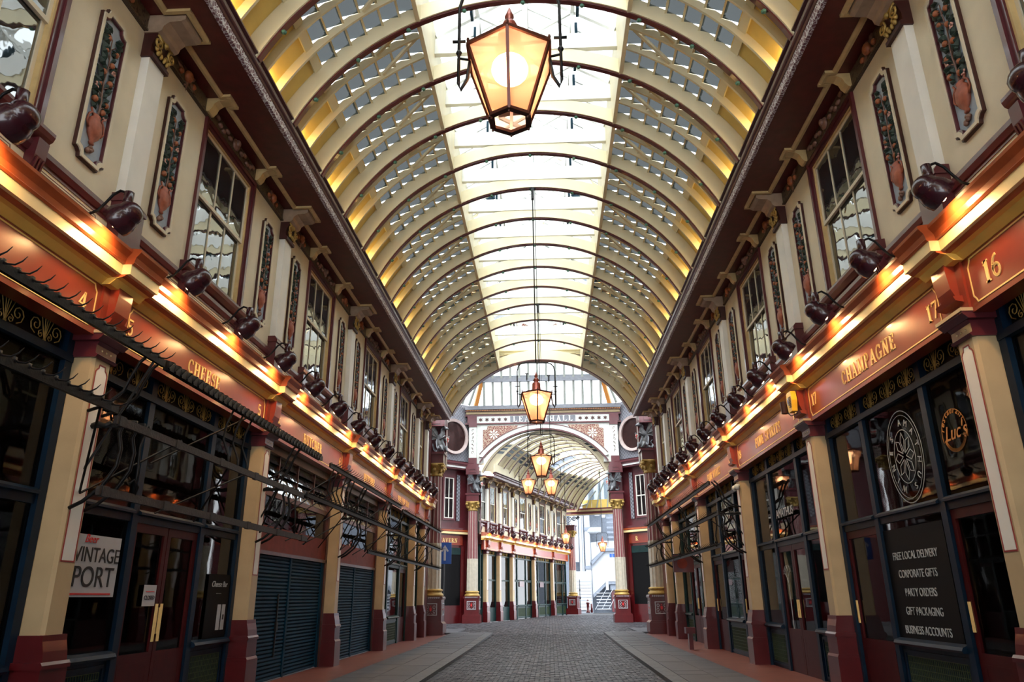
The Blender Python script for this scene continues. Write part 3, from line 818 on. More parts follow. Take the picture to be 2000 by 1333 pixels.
    F.obj('frame', ['cream_post' if False else ('bronze' if style == 'S' else frame), 'band_buff', 'shutter'], g)
    return g
mat('band_buff', (.34, .25, .13), .5)
def vent(w):
    mb = MB(); a = w/2-.14
    n = int(2*a/.05)
    for i in range(n+1): mb.box(RC+.001, RC+.008, -a+i*2*a/n-.004, -a+i*2*a/n+.004, .2, .76)
    for k in range(8): mb.box(RC+.001, RC+.007, -a, a, .2+k*.08-.004, .2+k*.08+.004)
    return mb.mesh('vent_mesh', 'mesh_green')
def roller_shutter(P, uc, y0, y1, label, handle=True):
    pl = P(uc); g = thing('roller_shutter', label, 'shutter', pl['loc'], pl['rz'])
    def f():
        mb = MB(); z = .08; n = 33; dz = (2.43-.08)/n
        for i in range(n):
            za = z+i*dz; mb.prism([(RC-.03, za), (RC-.005, za), (RC+.012, za+dz*.35), (RC+.006, za+dz*.8), (RC-.012, za+dz*.94), (RC-.03, za+dz)], y0, y1)
        return mb.mesh('slat_curtain', 'shutter')
    f_ = f(); o = put(f_, 'slat_curtain', g); o['kind'] = 'stuff'
    MB().box(RC-.03, RC+.03, y0, y1, .02, .09).obj('bottom_rail', 'steel_shade', g)
    if handle:
        yh = y1-.55
        MB().box(RC+.0, RC+.035, yh-.02, yh+.02, .5, 1.7).box(RC, RC+.05, yh-.05, yh+.05, 1.0, 1.15).obj('lock_bar', 'iron', g)
    return g

# ---------------------------------------------------------------- build the two long facades
SIDES = {-1: ('left', PL), 1: ('right', PR)}
BAYS = [(POSTS[i], POSTS[i+1]) for i in range(len(POSTS)-1)]
SHOPN = {-1: ['', 'the numbered 4 shop', 'the CHEESE shop', 'the nearer BUTCHER shop', 'the farther BUTCHER shop', 'THE PEN SHOP', 'the narrow end bay'],
          1: ['', 'the number 16 shop', 'the CHAMPAGNE shop', 'the FINE SPIRITS shop', 'the FINE WINES shop', 'the fifth bay', 'the narrow end bay']}
for sd, (nm, P) in SIDES.items():
    wall = struct('wall_'+nm, label='cream painted upper wall along the %s side of the arcade' % nm)
    # dark rooms behind the shopfronts and the upper windows
    MB().box(*sorted((sd*7.4, sd*7.5)), -6, 34, 0, 9.6).obj('back_wall', 'interior_shade', wall)
    MB().box(*sorted((sd*5.22, sd*7.5)), -6, 34, 4.92, 5.4).obj('room_floor', 'interior_shade', wall)
    MB().box(*sorted((sd*5.2, sd*7.5)), -6, 34, 9.5, 9.6).obj('room_ceiling', 'interior_shade', wall)
    for y in POSTS[1:]: MB().box(*sorted((sd*5.45, sd*7.5)), y-.06, y+.06, 0, 4.92).obj('party_wall', 'interior_shade', wall)
    MB().box(*sorted((sd*5.2, sd*5.42)), -6, 33.2, 4.9, 5.6).obj('bressummer', 'maroon_dark', wall)
    g, pc, h = cornice(P, -5.4, 33.0, POSTS[1:], 'trim_%d' % (1 if sd < 0 else 2))
    uc = (33.0-5.4)/2; s = 1 if sd < 0 else -1
    wins = []
    for i, (a, b) in enumerate(BAYS):
        c = (a+b)/2; ww = 1.05 if b-a > 3 else .62
        wins += [s*(c-uc)-ww, s*(c-uc)+ww]
    soffit_moulding(g, pc, h, wins)
    nl = 0
    for i, (a, b) in enumerate(BAYS):
        c = (a+b)/2; hw = (b-a)/2; big = b-a > 3; ww = 1.05 if big else .62
        upper_bay(P, c, hw, wall, ww, big, detail=i > 0)
        if i == 0: 
            MB().box(0, .1, -hw, hw, 0, 5.3).obj('near_wall', 'maroon_dark', None, loc=P(c)['loc']).parent = None
            bpy.context.view_layer.update()
            o = COL.objects[-1]; o.rotation_euler = (0, 0, P(c)['rz']); o.name = 'near_shop_wall'; o['kind'] = 'structure'
            continue
        w_ = window(P, c, ww)
        shop = SHOPN[sd][i]
        w_['label'] = 'upper sash window on the %s wall over %s' % (nm, shop)
        if big:
            for k, off in enumerate((-1.88, 1.88)):
                if i == 1 and off < 0: continue
                where = 'near side of' if off < 0 else 'beyond the'
                relief_panel(P, c+off, 'fruit vase relief %s %s window over %s' % (where, nm, shop), near=(c+off) < 14.5)
    for i, y in enumerate(POSTS[1:]):
        j = i+1
        shop = SHOPN[sd][j] if j < len(SHOPN[sd]) else ''
        lab = ('pale %s wall pilaster at the near end of %s' % (nm, shop)) if shop else 'last pale pilaster with gilded capital on the %s wall before the crossing' % nm
        pilaster(P, y, lab, group='pilasters of the upper wall')
        lab = ('cream shop post at the near %s end of %s' % (nm, shop)) if shop else 'last cream and red shop post on the %s before the crossing' % nm
        shop_post(P, y, lab, group='cream shop posts with red bases')
    k = 0; y = 9.1-1.817*2
    while y < 32.6:
        sign_lamp(P, y, 'maroon hooded lamp on the %s cornice, %s from the camera' % (nm, ORD[k]), 'hooded lamps over the shop signs'); k += 1; y += 1.817
SIGN = {  # (text, world Y, z, height)
 (-1, 1): ('D', [('4', 7.62, 4.87, .21)]),
 (-1, 2): ('A', [('5', 8.62, 4.9, .21), ('CHEESE', 10.78, 4.90, .22), ('5', 13.05, 4.9, .21)]),
 (-1, 3): ('S', [('6', 14.1, 4.9, .2), ('BUTCHER', 16.3, 4.90, .22), ('6', 18.55, 4.9, .2)]),
 (-1, 4): ('S', [('BUTCHER', 21.8, 4.90, .22), ('7', 24.0, 4.9, .2)]),
 (-1, 5): ('B', [('THE PEN SHOP', 27.2, 4.90, .22)]),
 (-1, 6): ('N', []),
 (1, 1): ('D', [('16', 7.42, 4.88, .25)]),
 (1, 2): ('B', [('17', 8.72, 4.88, .22), ('CHAMPAGNE', 10.75, 4.88, .23), ('17', 13.05, 4.9, .21)]),
 (1, 3): ('A', [('18', 14.15, 4.9, .21), ('FINE SPIRITS', 16.1, 4.88, .22), ('18', 18.55, 4.9, .21)]),
 (1, 4): ('B', [('18', 19.6, 4.9, .2), ('FINE WINES', 21.7, 4.90, .22)]),
 (1, 5): ('A', []),
 (1, 6): ('N', [])}
SLAB = {
 (-1, 1): 'dark blue shopfront on the left below the gold number 4',
 (-1, 2): 'dark blue shopfront under the red sign lettered CHEESE',
 (-1, 3): 'shuttered shopfront under the nearer red BUTCHER sign, numbered 6',
 (-1, 4): 'shuttered shopfront under the farther red BUTCHER sign',
 (-1, 5): 'dark teal shopfront under the red sign lettered THE PEN SHOP',
 (-1, 6): 'narrow shopfront at the far left end beside the fluted column',
 (1, 1): 'dark shopfront on the right below the gold number 16',
 (1, 2): 'dark blue shopfront under the red sign lettered CHAMPAGNE',
 (1, 3): 'dark blue shopfront under the red sign lettered FINE SPIRITS',
 (1, 4): 'dark shopfront under the red sign lettered FINE WINES',
 (1, 5): 'dark shopfront with red doors beyond the FINE WINES sign',
 (1, 6): 'narrow shopfront at the far right end beside the fluted column'}
for (sd, i), (style, signs) in SIGN.items():
    a, b = BAYS[i]; c = (a+b)/2; s = 1 if sd < 0 else -1; P = SIDES[sd][1]
    shopfront(P, c, (b-a)/2, style, SLAB[(sd, i)], [(t, s*(y-c), z, h) for t, y, z, h in signs], frame='teal' if i > 4 else 'blue')
for i, w_ in ((3, 'nearer'), (4, 'farther')):
    a, b = BAYS[i]; c = (a+b)/2; o = (b-a)/2-.19-.3
    roller_shutter(PL, c, -o, -.05, 'near blue roller shutter under the %s BUTCHER sign' % w_, handle=i == 3)
    roller_shutter(PL, c, .05, o, 'far blue roller shutter under the %s BUTCHER sign' % w_, handle=False)

# ---------------------------------------------------------------- roof
RC0, RR = 7.54, 4.56
def pol(th, r): return (r*sin(rad(th)), RC0+r*cos(rad(th)))
def arc_band(mb, r0, r1, t0, t1, n, y0, y1, mi=0):
    pts = [pol(t0+(t1-t0)*i/n, r0) for i in range(n+1)] + [pol(t1-(t1-t0)*i/n, r1) for i in range(n+1)]
    N = n+1
    vs = [(x, y0, z) for x, z in pts]+[(x, y1, z) for x, z in pts]; M2 = 2*N; fs = []
    for i in range(n):
        a, b, c, d = i, i+1, 2*N-2-i, 2*N-1-i
        fs += [(a, b, c, d), (a+M2, d+M2, c+M2, b+M2), (a, a+M2, b+M2, b), (d, c, c+M2, d+M2)]
    fs += [(0, N*2-1, N*2-1+M2, M2), (n, n+M2, N+M2, N)]
    return mb.add(vs, fs, mi)
def rib_meshes():
    a = MB(); arc_band(a, RR, RR+.34, -64, 64, 48, -.045, .045); arc_band(a, RR, RR+.03, -64, 64, 48, -.08, .08)
    b = MB(); arc_band(b, RR-.03, RR, -64, 64, 48, -.05, .05)
    c = MB()
    for t in range(-56, 60, 14):
        x, z = pol(t, RR-.05); c.ball((x, 0, z), (.05, .05, .035), n=6, m=4)
    d = MB().box(-1.96, 1.96, -.06, .06, 12.36, 12.74)
    return a.mesh('web', 'roof_cream'), b.mesh('soffit_strip', 'maroon'), c.mesh('bolt', 'green_copper'), d.mesh('tie_beam', 'roof_white')
def rib(parent, y, tie=True):
    w_, s_, b_, t_ = cached('rib', rib_meshes)
    o = put(w_, 'rib', parent, (0, y, 0)); put(s_, 'soffit_strip', o)
    put(b_, 'bolts', o, kind='stuff')
    if tie: put(t_, 'tie_beam', o)
    return o
roof = thing('ceiling', 'cream ribbed barrel roof with a glazed lantern along its crown', loc=(0, 0, 0), kind='structure')
YR = [9.23+1.68*i for i in range(-9, 12)] + [30.2]
for y in YR: rib(roof, y)
def louvre(pane, y0, y1, i, sgn, n=6):
    t = [49-25*k/n for k in range(n+1)]
    x0, z0 = pol(t[i], RR+.43); x1, z1 = pol(t[i+1], RR+.27); xr, zr = pol(t[i+1], RR+.43)
    P4 = lambda x, z, y: (sgn*x, y, z)
    if pane: return [P4(x0, z0, y0), P4(x0, z0, y1), P4(x1, z1, y1), P4(x1, z1, y0)], [(0, 1, 2, 3)]
    v = [P4(x1, z1, y0), P4(x1, z1, y1), P4(xr, zr, y1), P4(xr, zr, y0),
         P4(x1+.035, z1-.012, y0), P4(x1+.035, z1-.012, y1), P4(x1-.01, z1-.012, y1), P4(x1-.01, z1-.012, y0)]
    return v, [(0, 1, 2, 3), (4, 5, 6, 7)]
rest_p = MB()
for r in range(len(YR)-1+1):
    ya = YR[r]; yb = YR[r+1] if r+1 < len(YR) else 33.0
    nsub = 3; d = (yb-ya)/nsub
    near = 7 < ya < 19.5
    sl = MB()
    for sgn in (-1, 1):
        for j in range(nsub):
            y0, y1 = ya+j*d+.03, ya+(j+1)*d-.03
            for i in range(6):
                v, f = louvre(True, y0, y1, i, sgn)
                if near:
                    MB().add(v, f).obj('louvre_pane', 'roof_glass', roof)
                else: rest_p.add(v, f)
                v, f = louvre(False, y0, y1, i, sgn); sl.add(v, f)
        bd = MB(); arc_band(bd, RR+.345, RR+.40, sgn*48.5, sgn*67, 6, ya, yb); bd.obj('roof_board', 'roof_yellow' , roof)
        # small raised bead lines on the boards
        for j in range(nsub):
            arc_band(sl, RR+.30, RR+.345, sgn*49, sgn*51, 1, ya+j*d, ya+(j+1)*d)
        MB().box(*sorted((sgn*1.9, sgn*1.98)), ya, yb, 11.66, 12.95).obj('lantern_curb', 'roof_cream', roof)
        for j in range(1, nsub):
            y = ya+j*d; m = MB(); arc_band(m, RR+.19, RR+.345, sgn*25, sgn*64, 14, -.024, .024); m.obj('rafter', 'roof_cream', roof, loc=(0, y, 0))
        # diagonal brace under the louvres
        for j in (0, 1):
            pa, pb = pol(26, RR+.25), pol(36, RR+.25)
            MB().bar((sgn*pa[0], ya+.1+j*d*.9, pa[1]), (sgn*pb[0], ya+d*(.9+j), pb[1]), .05, .07).obj('brace', 'roof_cream', roof)
        # lantern glazing
        for j in range(nsub):
            y0, y1 = ya+j*d, ya+(j+1)*d
            MB().add([(sgn*1.95, y0, 12.9), (sgn*1.95, y1, 12.9), (0, y1, 14.1), (0, y0, 14.1)], [(0, 1, 2, 3)]).obj('lantern_pane', 'clear_glass', roof)
            MB().bar((sgn*1.95, y0, 12.88), (0, y0, 14.08), .05, .08).obj('lantern_rafter', 'roof_white', roof)
        MB().box(*sorted((sgn*.97, sgn*1.05)), ya, yb, 13.30, 13.46).obj('purlin', 'roof_white', roof)
        # narrow ventilation lights hanging beside the purlins
        v = MB()
        for k in range(4): v.box(*sorted((sgn*1.06, sgn*1.12)), ya+.25+k*.3, ya+.5+k*.3, 12.95, 13.3)
        v.obj('vent_light', 'roof_glass', roof, kind='stuff')
        MB().bar((0, ya, 12.74), (sgn*1.0, ya, 13.36), .06, .09).obj('truss_strut', 'roof_white', roof)
        MB().bar((sgn*1.0, ya, 12.74), (sgn*1.0, ya, 13.36), .06, .07).obj('truss_strut', 'roof_white', roof)
        MB().bar((sgn*1.9, ya, 12.86), (0, ya, 14.02), .09, .12).obj('truss_chord', 'roof_white', roof)
    sl.obj('louvre_slats', 'roof_cream', roof, kind='stuff')
    MB().box(-.05, .05, -.05, .05, 12.7, 14.05).obj('king_post', 'roof_white', roof, loc=(0, ya, 0))
    MB().box(-.06, .06, ya, yb, 13.98, 14.12).obj('ridge', 'roof_white', roof)
rest_p.obj('far_louvre_panes', 'roof_glass', roof, kind='stuff')
# uplights lying behind the gutters
for sd in (-1, 1):
    for r in range(3, len(YR)):
        y = YR[r]+.84
        light('POINT', 'gutter_uplight', (sd*4.28, y, 9.78), UP_W, (1, .72, .28), size=.06)
for sd in (-1, 1):
    MB().box(*sorted((sd*4.15, sd*4.75)), -6, 33, 9.45, 9.5).obj('gutter_tray', 'roof_yellow', roof)

# the arcade goes on behind the camera
back = struct('rear_arcade', label='plain continuation of the arcade behind the camera')
for s in (-1, 1):
    MB().box(*sorted((s*5.1, s*5.3)), -24, -5.3, 0, 5.5).obj('shop_wall', 'maroon_dark', back); MB().box(*sorted((s*5.16, s*5.3)), -24, -5.3, 5.5, 9.5).obj('upper_wall', 'cream', back)
    MB().box(*sorted((s*4.15, s*5.3)), -24, -5.3, 9.3, 9.55).obj('soffit', 'soffit_maroon', back)
    m = MB(); arc_band(m, RR+.345, RR+.40, s*27, s*67, 10, -24, -5.9); m.obj('roof_board', 'roof_cream', back)
for i in range(11): rib(back, -7.5-1.68*i, tie=False)
# end arch towards the crossing
def end_wall(parent, y, zfoot=9.6, mats=('roof_cream', 'maroon')):
    a = MB(); arc_band(a, RR-.02, RR+.45, -64, 64, 48, y-.12, y+.2); a.obj('end_arch', mats[0], parent)
    b = MB(); arc_band(b, RR-.06, RR-.02, -64, 64, 48, y-.14, y+.22); b.obj('soffit_strip', mats[1], parent)
end_wall(roof, 33.0)
MB().box(-4.3, 4.3, 33.05, 33.25, 12.42, 12.95).box(-2.0, 2.0, 32.95, 33.1, 12.55, 12.75).obj('end_beam', 'roof_cream', roof)
m = MB()
for k in range(60): m.ball((-2.9+k*.1, 33.02, 12.86), (.012, .012, .012), n=4, m=3)
m.obj('rivets', 'bronze', roof, kind='stuff')
for s in (-1, 1):
    mb = MB()
    for (dx, dz, r) in ((2.35, 11.95, .30), (2.95, 11.95, .32), (2.75, 11.5, .18), (3.35, 11.3, .25), (1.95, 12.2, .15)):
        mb.tube([(s*(dx+r*(1-.85*i/14)*cos(.45*i*2)), 33.1, dz+.25+r*(1-.85*i/14)*sin(.45*i*2)) for i in range(15)], .02, 5)
    mb.box(*sorted((s*1.7, s*4.2)), 33.05, 33.15, 12.38, 12.44)
    mb.obj('scroll_bracket', 'roof_cream', roof, smooth=True)

# ---------------------------------------------------------------- hanging lanterns
def lantern_meshes():
    R0, R1, z1 = .42, .185, .68      # rim radius, bottom ring radius, height of rim over bottom
    def hexp(r, z, o=30): return [(r*cos(rad(60*k+o)), r*sin(rad(60*k+o)), z) for k in range(6)]
    fr = MB(); B, T = hexp(R1, 0), hexp(R0, z1)
    for k in range(6):
        j = (k+1) % 6
        fr.bar(B[k], T[k], .028, .028); fr.bar(T[k], T[j], .034, .034); fr.bar(B[k], B[j], .05, .03)
        top = hexp(.12, z1+.10)
        fr.bar(T[k], top[k], .024, .024); fr.bar(top[k], top[j], .02, .02)
        fr.ball((B[k][0], B[k][1], -.03), .012, n=5, m=4); fr.ball((T[k][0], T[k][1], z1+.04), (.015, .015, .03), n=5, m=4)
    frm = fr.mesh('frame', 'bronze')
    panes = []
    for k in range(6):
        j = (k+1) % 6; top = hexp(.12, z1+.10)
        panes.append((MB().add([B[k], B[j], T[j], T[k]], [(0, 1, 2, 3)]).mesh('pane', 'amber_glass'),
                      MB().add([T[k], T[j], top[j], top[k]], [(0, 1, 2, 3)]).mesh('roof_pane', 'amber_glass')))
    cap = MB().lathe([(.14, z1+.08), (.13, z1+.11), (.11, z1+.13), (.105, z1+.27), (.085, z1+.30), (.05, z1+.32), (.075, z1+.36), (.06, z1+.40), (.03, z1+.43), (.045, z1+.47), (.03, z1+.51), (.01, z1+.57), (.0, z1+.59)], n=14).mesh('chimney', 'copper', True)
    globe = MB().ball((0, 0, z1-.13), (.17, .17, .14), n=14, m=9).mesh('globe', 'lantern_bulb', True)
    hp = MB(); a = .47
    p = [(-a, 0, z1-.25), (-a, 0, z1+.6), (-a+.03, 0, z1+.72), (-a+.09, 0, z1+.79), (-a+.18, 0, z1+.82)]
    hp.tube(p+[(-x, 0, z) for x, _, z in p[::-1]], .016, 6)
    for s in (-1, 1):
        hp.tube([(s*a, 0, z1-.25), (s*(a-.02), 0, z1-.33), (s*(a-.08), 0, z1-.22), (s*(R0*.87), 0, z1-.02)], .018, 6)
        hp.tube([(s*a, 0, z1+.02), (s*R0*.9, 0, z1)], .012, 5); hp.ball((s*a, 0, z1+.08), .03, n=6, m=4); hp.box(s*a-.06, s*a+.06, -.01, .01, z1+.2, z1+.22)
    hoop = hp.mesh('hoop', 'iron', True)
    return frm, panes, cap, globe, hoop, z1
LM = lantern_meshes()
def lantern(x, y, z, top, label, s=1, rot=0, power=1):
    g = thing('hanging_lantern', label, 'lantern', (x, y, z), rot, 'hexagonal glass lanterns hanging in the arcade', scale=(s, s, s))
    frm, panes, cap, globe, hoop, z1 = LM
    put(frm, 'frame', g); put(cap, 'chimney', g); put(globe, 'globe', g); put(hoop, 'hoop', g)
    for a, b in panes: put(a, 'pane', g); put(b, 'roof_pane', g)
    hh = (top-z)/s
    MB().tube([(0, 0, z1+.82), (0, 0, hh)], .017, 6).tube([(.06, 0, z1+.78), (.06, 0, hh)], .008, 5).obj('rod', 'iron', g)
    MB().box(-.09, .09, -.03, .03, hh-.04, hh).box(-.035, .035, -.05, .05, hh-.35, hh).obj('roof_fixing', 'iron', g)
    light('POINT', 'lantern_light', (0, 0, z1-.3), LANT_W*power*s*s, (1, .62, .3), g, size=.12)
    return g
lantern(0, 5.55, 5.60, 12.1, 'large amber hexagonal lantern glowing at the top of the picture, nearest the camera', rot=0)
lantern(0.02, 17.6, 5.62, 12.1, 'second lantern from the camera, hanging before the LEADENHALL lettering', rot=rad(5))
lantern(.03, 26.0, 5.58, 12.1, 'third lantern along the centre line, above the lower pair')
lantern(-.71, 36.2, 6.30, 12.4, 'left lantern of the small pair over the crossing', s=.95)
lantern(.40, 36.6, 6.30, 12.4, 'right lantern of the small pair over the crossing', s=1.0)
lantern(1.42, 54.5, 5.15, 11.2, 'small lantern at the far end of the left shop row', s=.95, power=.6)
lantern(4.2, 57.5, 4.75, 10.7, 'farthest lantern, hanging before the white metal building', s=.9, power=.6)

# ---------------------------------------------------------------- fluted columns, dragons and the crossing
def column_parts():
    P_ = []
    mb = MB(); mb.box(-.56, .56, -.56, .56, 0, .46); mb.prism([(-.56, .46), (.56, .46), (.47, .54), (-.47, .54)], -.52, .52)
    mb.box(-.46, .46, -.46, .46, .5, 1.45); mb.prism([(-.50, 1.45), (.50, 1.45), (.52, 1.52), (.48, 1.58), (-.48, 1.58), (-.52, 1.52)], -.50, .50)
    P_.append(('pedestal', mb.mesh('pedestal', 'base_red')))
    P_.append(('base_ring', MB().lathe([(.46, 1.58), (.48, 1.63), (.46, 1.69), (.40, 1.72), (.40, 1.78), (.44, 1.81), (.44, 1.86), (.37, 1.9)], n=24).mesh('base_ring', 'gold_dark', True)))
    def flute(z0, z1, r0, r1, striped):
        mb = MB(); n = 48
        for zi in (z0, z1):
            r = r0 if zi == z0 else r1
            for k in range(n):
                q = 2*pi*k/n; rr = r*(1 if k % 4 in (0, 1) else .93); mb.v.append((rr*cos(q), rr*sin(q), zi))
        for k in range(n):
            mb.f.append((k, (k+1) % n, n+(k+1) % n, n+k)); mb.mi.append(1 if (striped and k % 4 != 0) else 0)
        mb.f += [tuple(range(n))[::-1], tuple(range(n, 2*n))]; mb.mi += [0, 0]
        return mb
    P_.append(('lower_shaft', flute(1.9, 3.85, .355, .345, False).mesh('lower_shaft', 'column_cream')))
    P_.append(('upper_shaft', flute(3.85, 6.85, .335, .30, True).mesh('upper_shaft', ['column_fillet', 'pink'])))
    c = MB(); c.lathe([(.31, 6.83), (.34, 6.88), (.30, 6.93), (.33, 7.1), (.42, 7.3), (.46, 7.36)], n=16); c.box(-.42, .42, -.42, .42, 7.34, 7.42)
    for sx in (-1, 1):
        for sy in (-1, 1):
            c.ball((sx*.36, sy*.36, 7.26), (.10, .10, .10), n=8, m=6); c.ball((sx*.27, sy*.27, 7.05), (.07, .07, .10), n=6, m=5)
    for q in range(4):
        c.ball((.36*cos(q*pi/2), .36*sin(q*pi/2), 7.12), (.08, .08, .1), n=7, m=5)
    P_.append(('capital', c.mesh('capital', 'gold_dark', True)))
    P_.append(('impost', MB().box(-.4, .4, -.4, .4, 7.42, 7.84).box(-.46, .46, -.46, .46, 7.84, 7.94).mesh('impost', 'maroon')))
    pl = MB(); pl.frame([(-.28, .80), (.28, .80), (.28, 1.30), (-.28, 1.30)], [(-.25, .83), (.25, .83), (.25, 1.27), (-.25, 1.27)], -.49, -.46, 'y')
    for s in (-1, 1):
        pl.tube([(s*(.15+.05*cos(1.0*i)), -.475, 1.14+.07*sin(1.0*i)) for i in range(7)], .011, 4); pl.tube([(s*(.16+.05*cos(1.1*i)), -.475, .97+.06*sin(1.1*i)) for i in range(6)], .011, 4); pl.tube([(s*.03, -.475, .88), (s*.1, -.475, .86), (s*.2, -.475, .88)], .01, 4)
    P_.append(('crest_plate', pl.mesh('crest_plate', 'white')))
    P_.append(('crest', MB().prism([(-.045, 1.12), (.045, 1.12), (.045, 1.02), (0, .96), (-.045, 1.02)], -.48, -.46).ball((0, -.475, 1.17), (.025, .02, .025)).mesh('crest', 'red_ink')))
    bn = MB()
    for k in range(9): bn.tube([(-.36+.09*k+.03*cos(1.1*i), -.512, 1.52+.03*sin(1.1*i)) for i in range(6)], .009, 4)
    P_.append(('pedestal_ornament', bn.mesh('pedestal_ornament', 'white')))
    return P_
CP = column_parts()
def column(x, y, label, rz=0, s=1, z=None):
    g = thing('fluted_column', label, 'column', (x, y, rise(y) if z is None else z), rz, 'giant fluted columns round the crossing', scale=(s, s, s))
    for n, me in CP: put(me, n, g)
    for n in (6, 7, 8):
        o = put(CP[n][1], CP[n][0], g); o.rotation_euler = (0, 0, pi/2 if x < 0 else -pi/2)
    return g
column(-4.97, 34.3, 'near left fluted column with red pedestal and striped shaft')
column(4.97, 34.3, 'near right fluted column with red pedestal and striped shaft')
column(-4.45, 46.5, 'far left fluted column beside the curving shop row', s=.95)
column(4.45, 46.5, 'far right fluted column before the white metal building', s=.95)
def dragon_meshes():
    b = MB()
    b.tube([(0, -.05, .05), (0, 0, .28), (0, .06, .48), (0, .0, .66), (0, -.10, .80), (0, -.08, .95), (0, -.16, 1.03), (0, -.32, .98), (0, -.40, .95)],
           [.13, .19, .17, .14, .09, .075, .095, .06, .03], 10)
    for s in (-1, 1):
        b.tube([(s*.10, -.02, .2), (s*.17, -.16, .22), (s*.15, -.2, .08), (s*.14, -.28, .03)], [.10, .09, .05, .03], 8)
        b.tube([(s*.10, -.04, .58), (s*.15, -.22, .56), (s*.12, -.34, .66)], [.06, .045, .03], 7)
        b.tube([(s*.03, -.12, 1.07), (s*.06, -.02, 1.16)], [.03, .008], 5)
    b.tube([(0, .1, .12), (.1, .28, .08), (.05, .40, .2), (-.05, .36, .34), (0, .44, .44)], [.08, .06, .045, .03, .015], 8)
    body = b.mesh('body', 'silver', True)
    w_ = MB()
    for s in (-1, 1):
        rt = Vector((s*.10, .05, .62)); tips = [Vector((s*.30, .12, 1.22)), Vector((s*.44, .22, 1.05)), Vector((s*.46, .30, .78)), Vector((s*.36, .32, .5))]
        for a, c in zip(tips[:-1], tips[1:]):
            mid = (a+c)/2*.86+rt*.14; n = Vector((0, .03, 0))
            w_.add([rt, a, mid, rt+n, a+n, mid+n], [(0, 1, 2), (3, 5, 4), (0, 3, 4, 1), (1, 4, 5, 2)]); w_.add([rt, mid, c, rt+n, mid+n, c+n], [(0, 1, 2), (3, 5, 4), (0, 3, 4, 1), (1, 4, 5, 2)])
        for t in tips: w_.tube([rt, t], [.03, .014], 5)
    return body, w_.mesh('wing', 'silver')
DM = dragon_meshes()
def dragon(x, y, z, rz, label, s=1):
    g = thing('dragon_statue', label, 'statue', (x, y, z), rz, 'silver dragons above the columns', scale=(s, s, s))
    put(DM[0], 'body', g); put(DM[1], 'wings', g)
    MB().box(-.15, .15, -.44, -.40, .3, .8).obj('shield', 'grey_pale', g) if False else None
    sh = MB().prism([(-.08, .60), (.08, .60), (.08, .46), (0, .36), (-.08, .46)], -.38, -.35, 'y').obj('shield', 'grey_pale', g)
    MB().box(-.015, .015, -.39, -.38, .38, .59).box(-.075, .075, -.39, -.38, .50, .53).obj('cross', 'red_ink', sh)
for x, y, lab in ((-4.97, 34.3, 'near left'), (4.97, 34.3, 'near right'), (-4.45, 46.5, 'far left'), (4.45, 46.5, 'far right')):
    dragon(x+(.22 if x < 0 else -.22), y-.12, 7.95*(.95 if y > 40 else 1)+rise(y), rad(58) if x < 0 else rad(-58), 'silver winged dragon on the %s column of the crossing' % lab, 1.12)

crossing = struct('wall_crossing', label='maroon and grey octagon walls round the crossing')
# blocks over the dragons and beams back to the building corners
for sx in (-1, 1):
    for x, y in ((4.97, 34.3), (4.45, 46.5)):
        MB().box(-.42, .42, -.42, .42, 9.15, 9.62).frame([(-.22, 9.26), (.22, 9.26), (.22, 9.5), (-.22, 9.5)], [(-.17, 9.3), (.17, 9.3), (.17, 9.46), (-.17, 9.46)], -.45, -.42, 'y').obj('block', 'maroon', crossing, loc=(sx*x, y, rise(y)-(.45 if y > 40 else 0)))
        MB().box(-.42, .42, .28, .75, 7.42, 9.62).obj('back_pier', 'maroon', crossing, loc=(sx*x, y, rise(y)-(.45 if y > 40 else 0)))
    # piers ending the long facades
    MB().box(*sorted((sx*5.12, sx*5.6)), 33.0, 33.8, 0, 9.6).obj('corner_pier', 'base_red', crossing)
    MB().box(*sorted((sx*5.6, sx*7.5)), 33.9, 34.1, 0, 9.6).obj('end_wall', 'maroon_dark', crossing)
    # near chamfer, plain
    g = thing('chamfer_wall', loc=(sx*5.3, 34.6, 0), rz=0); g.parent = crossing
    MB().prism([(0, 0), (sx*3.4, 3.4), (sx*3.5, 3.3), (sx*.1, -.1)], 0, 13.3, 'z').obj('wall', 'maroon', g)
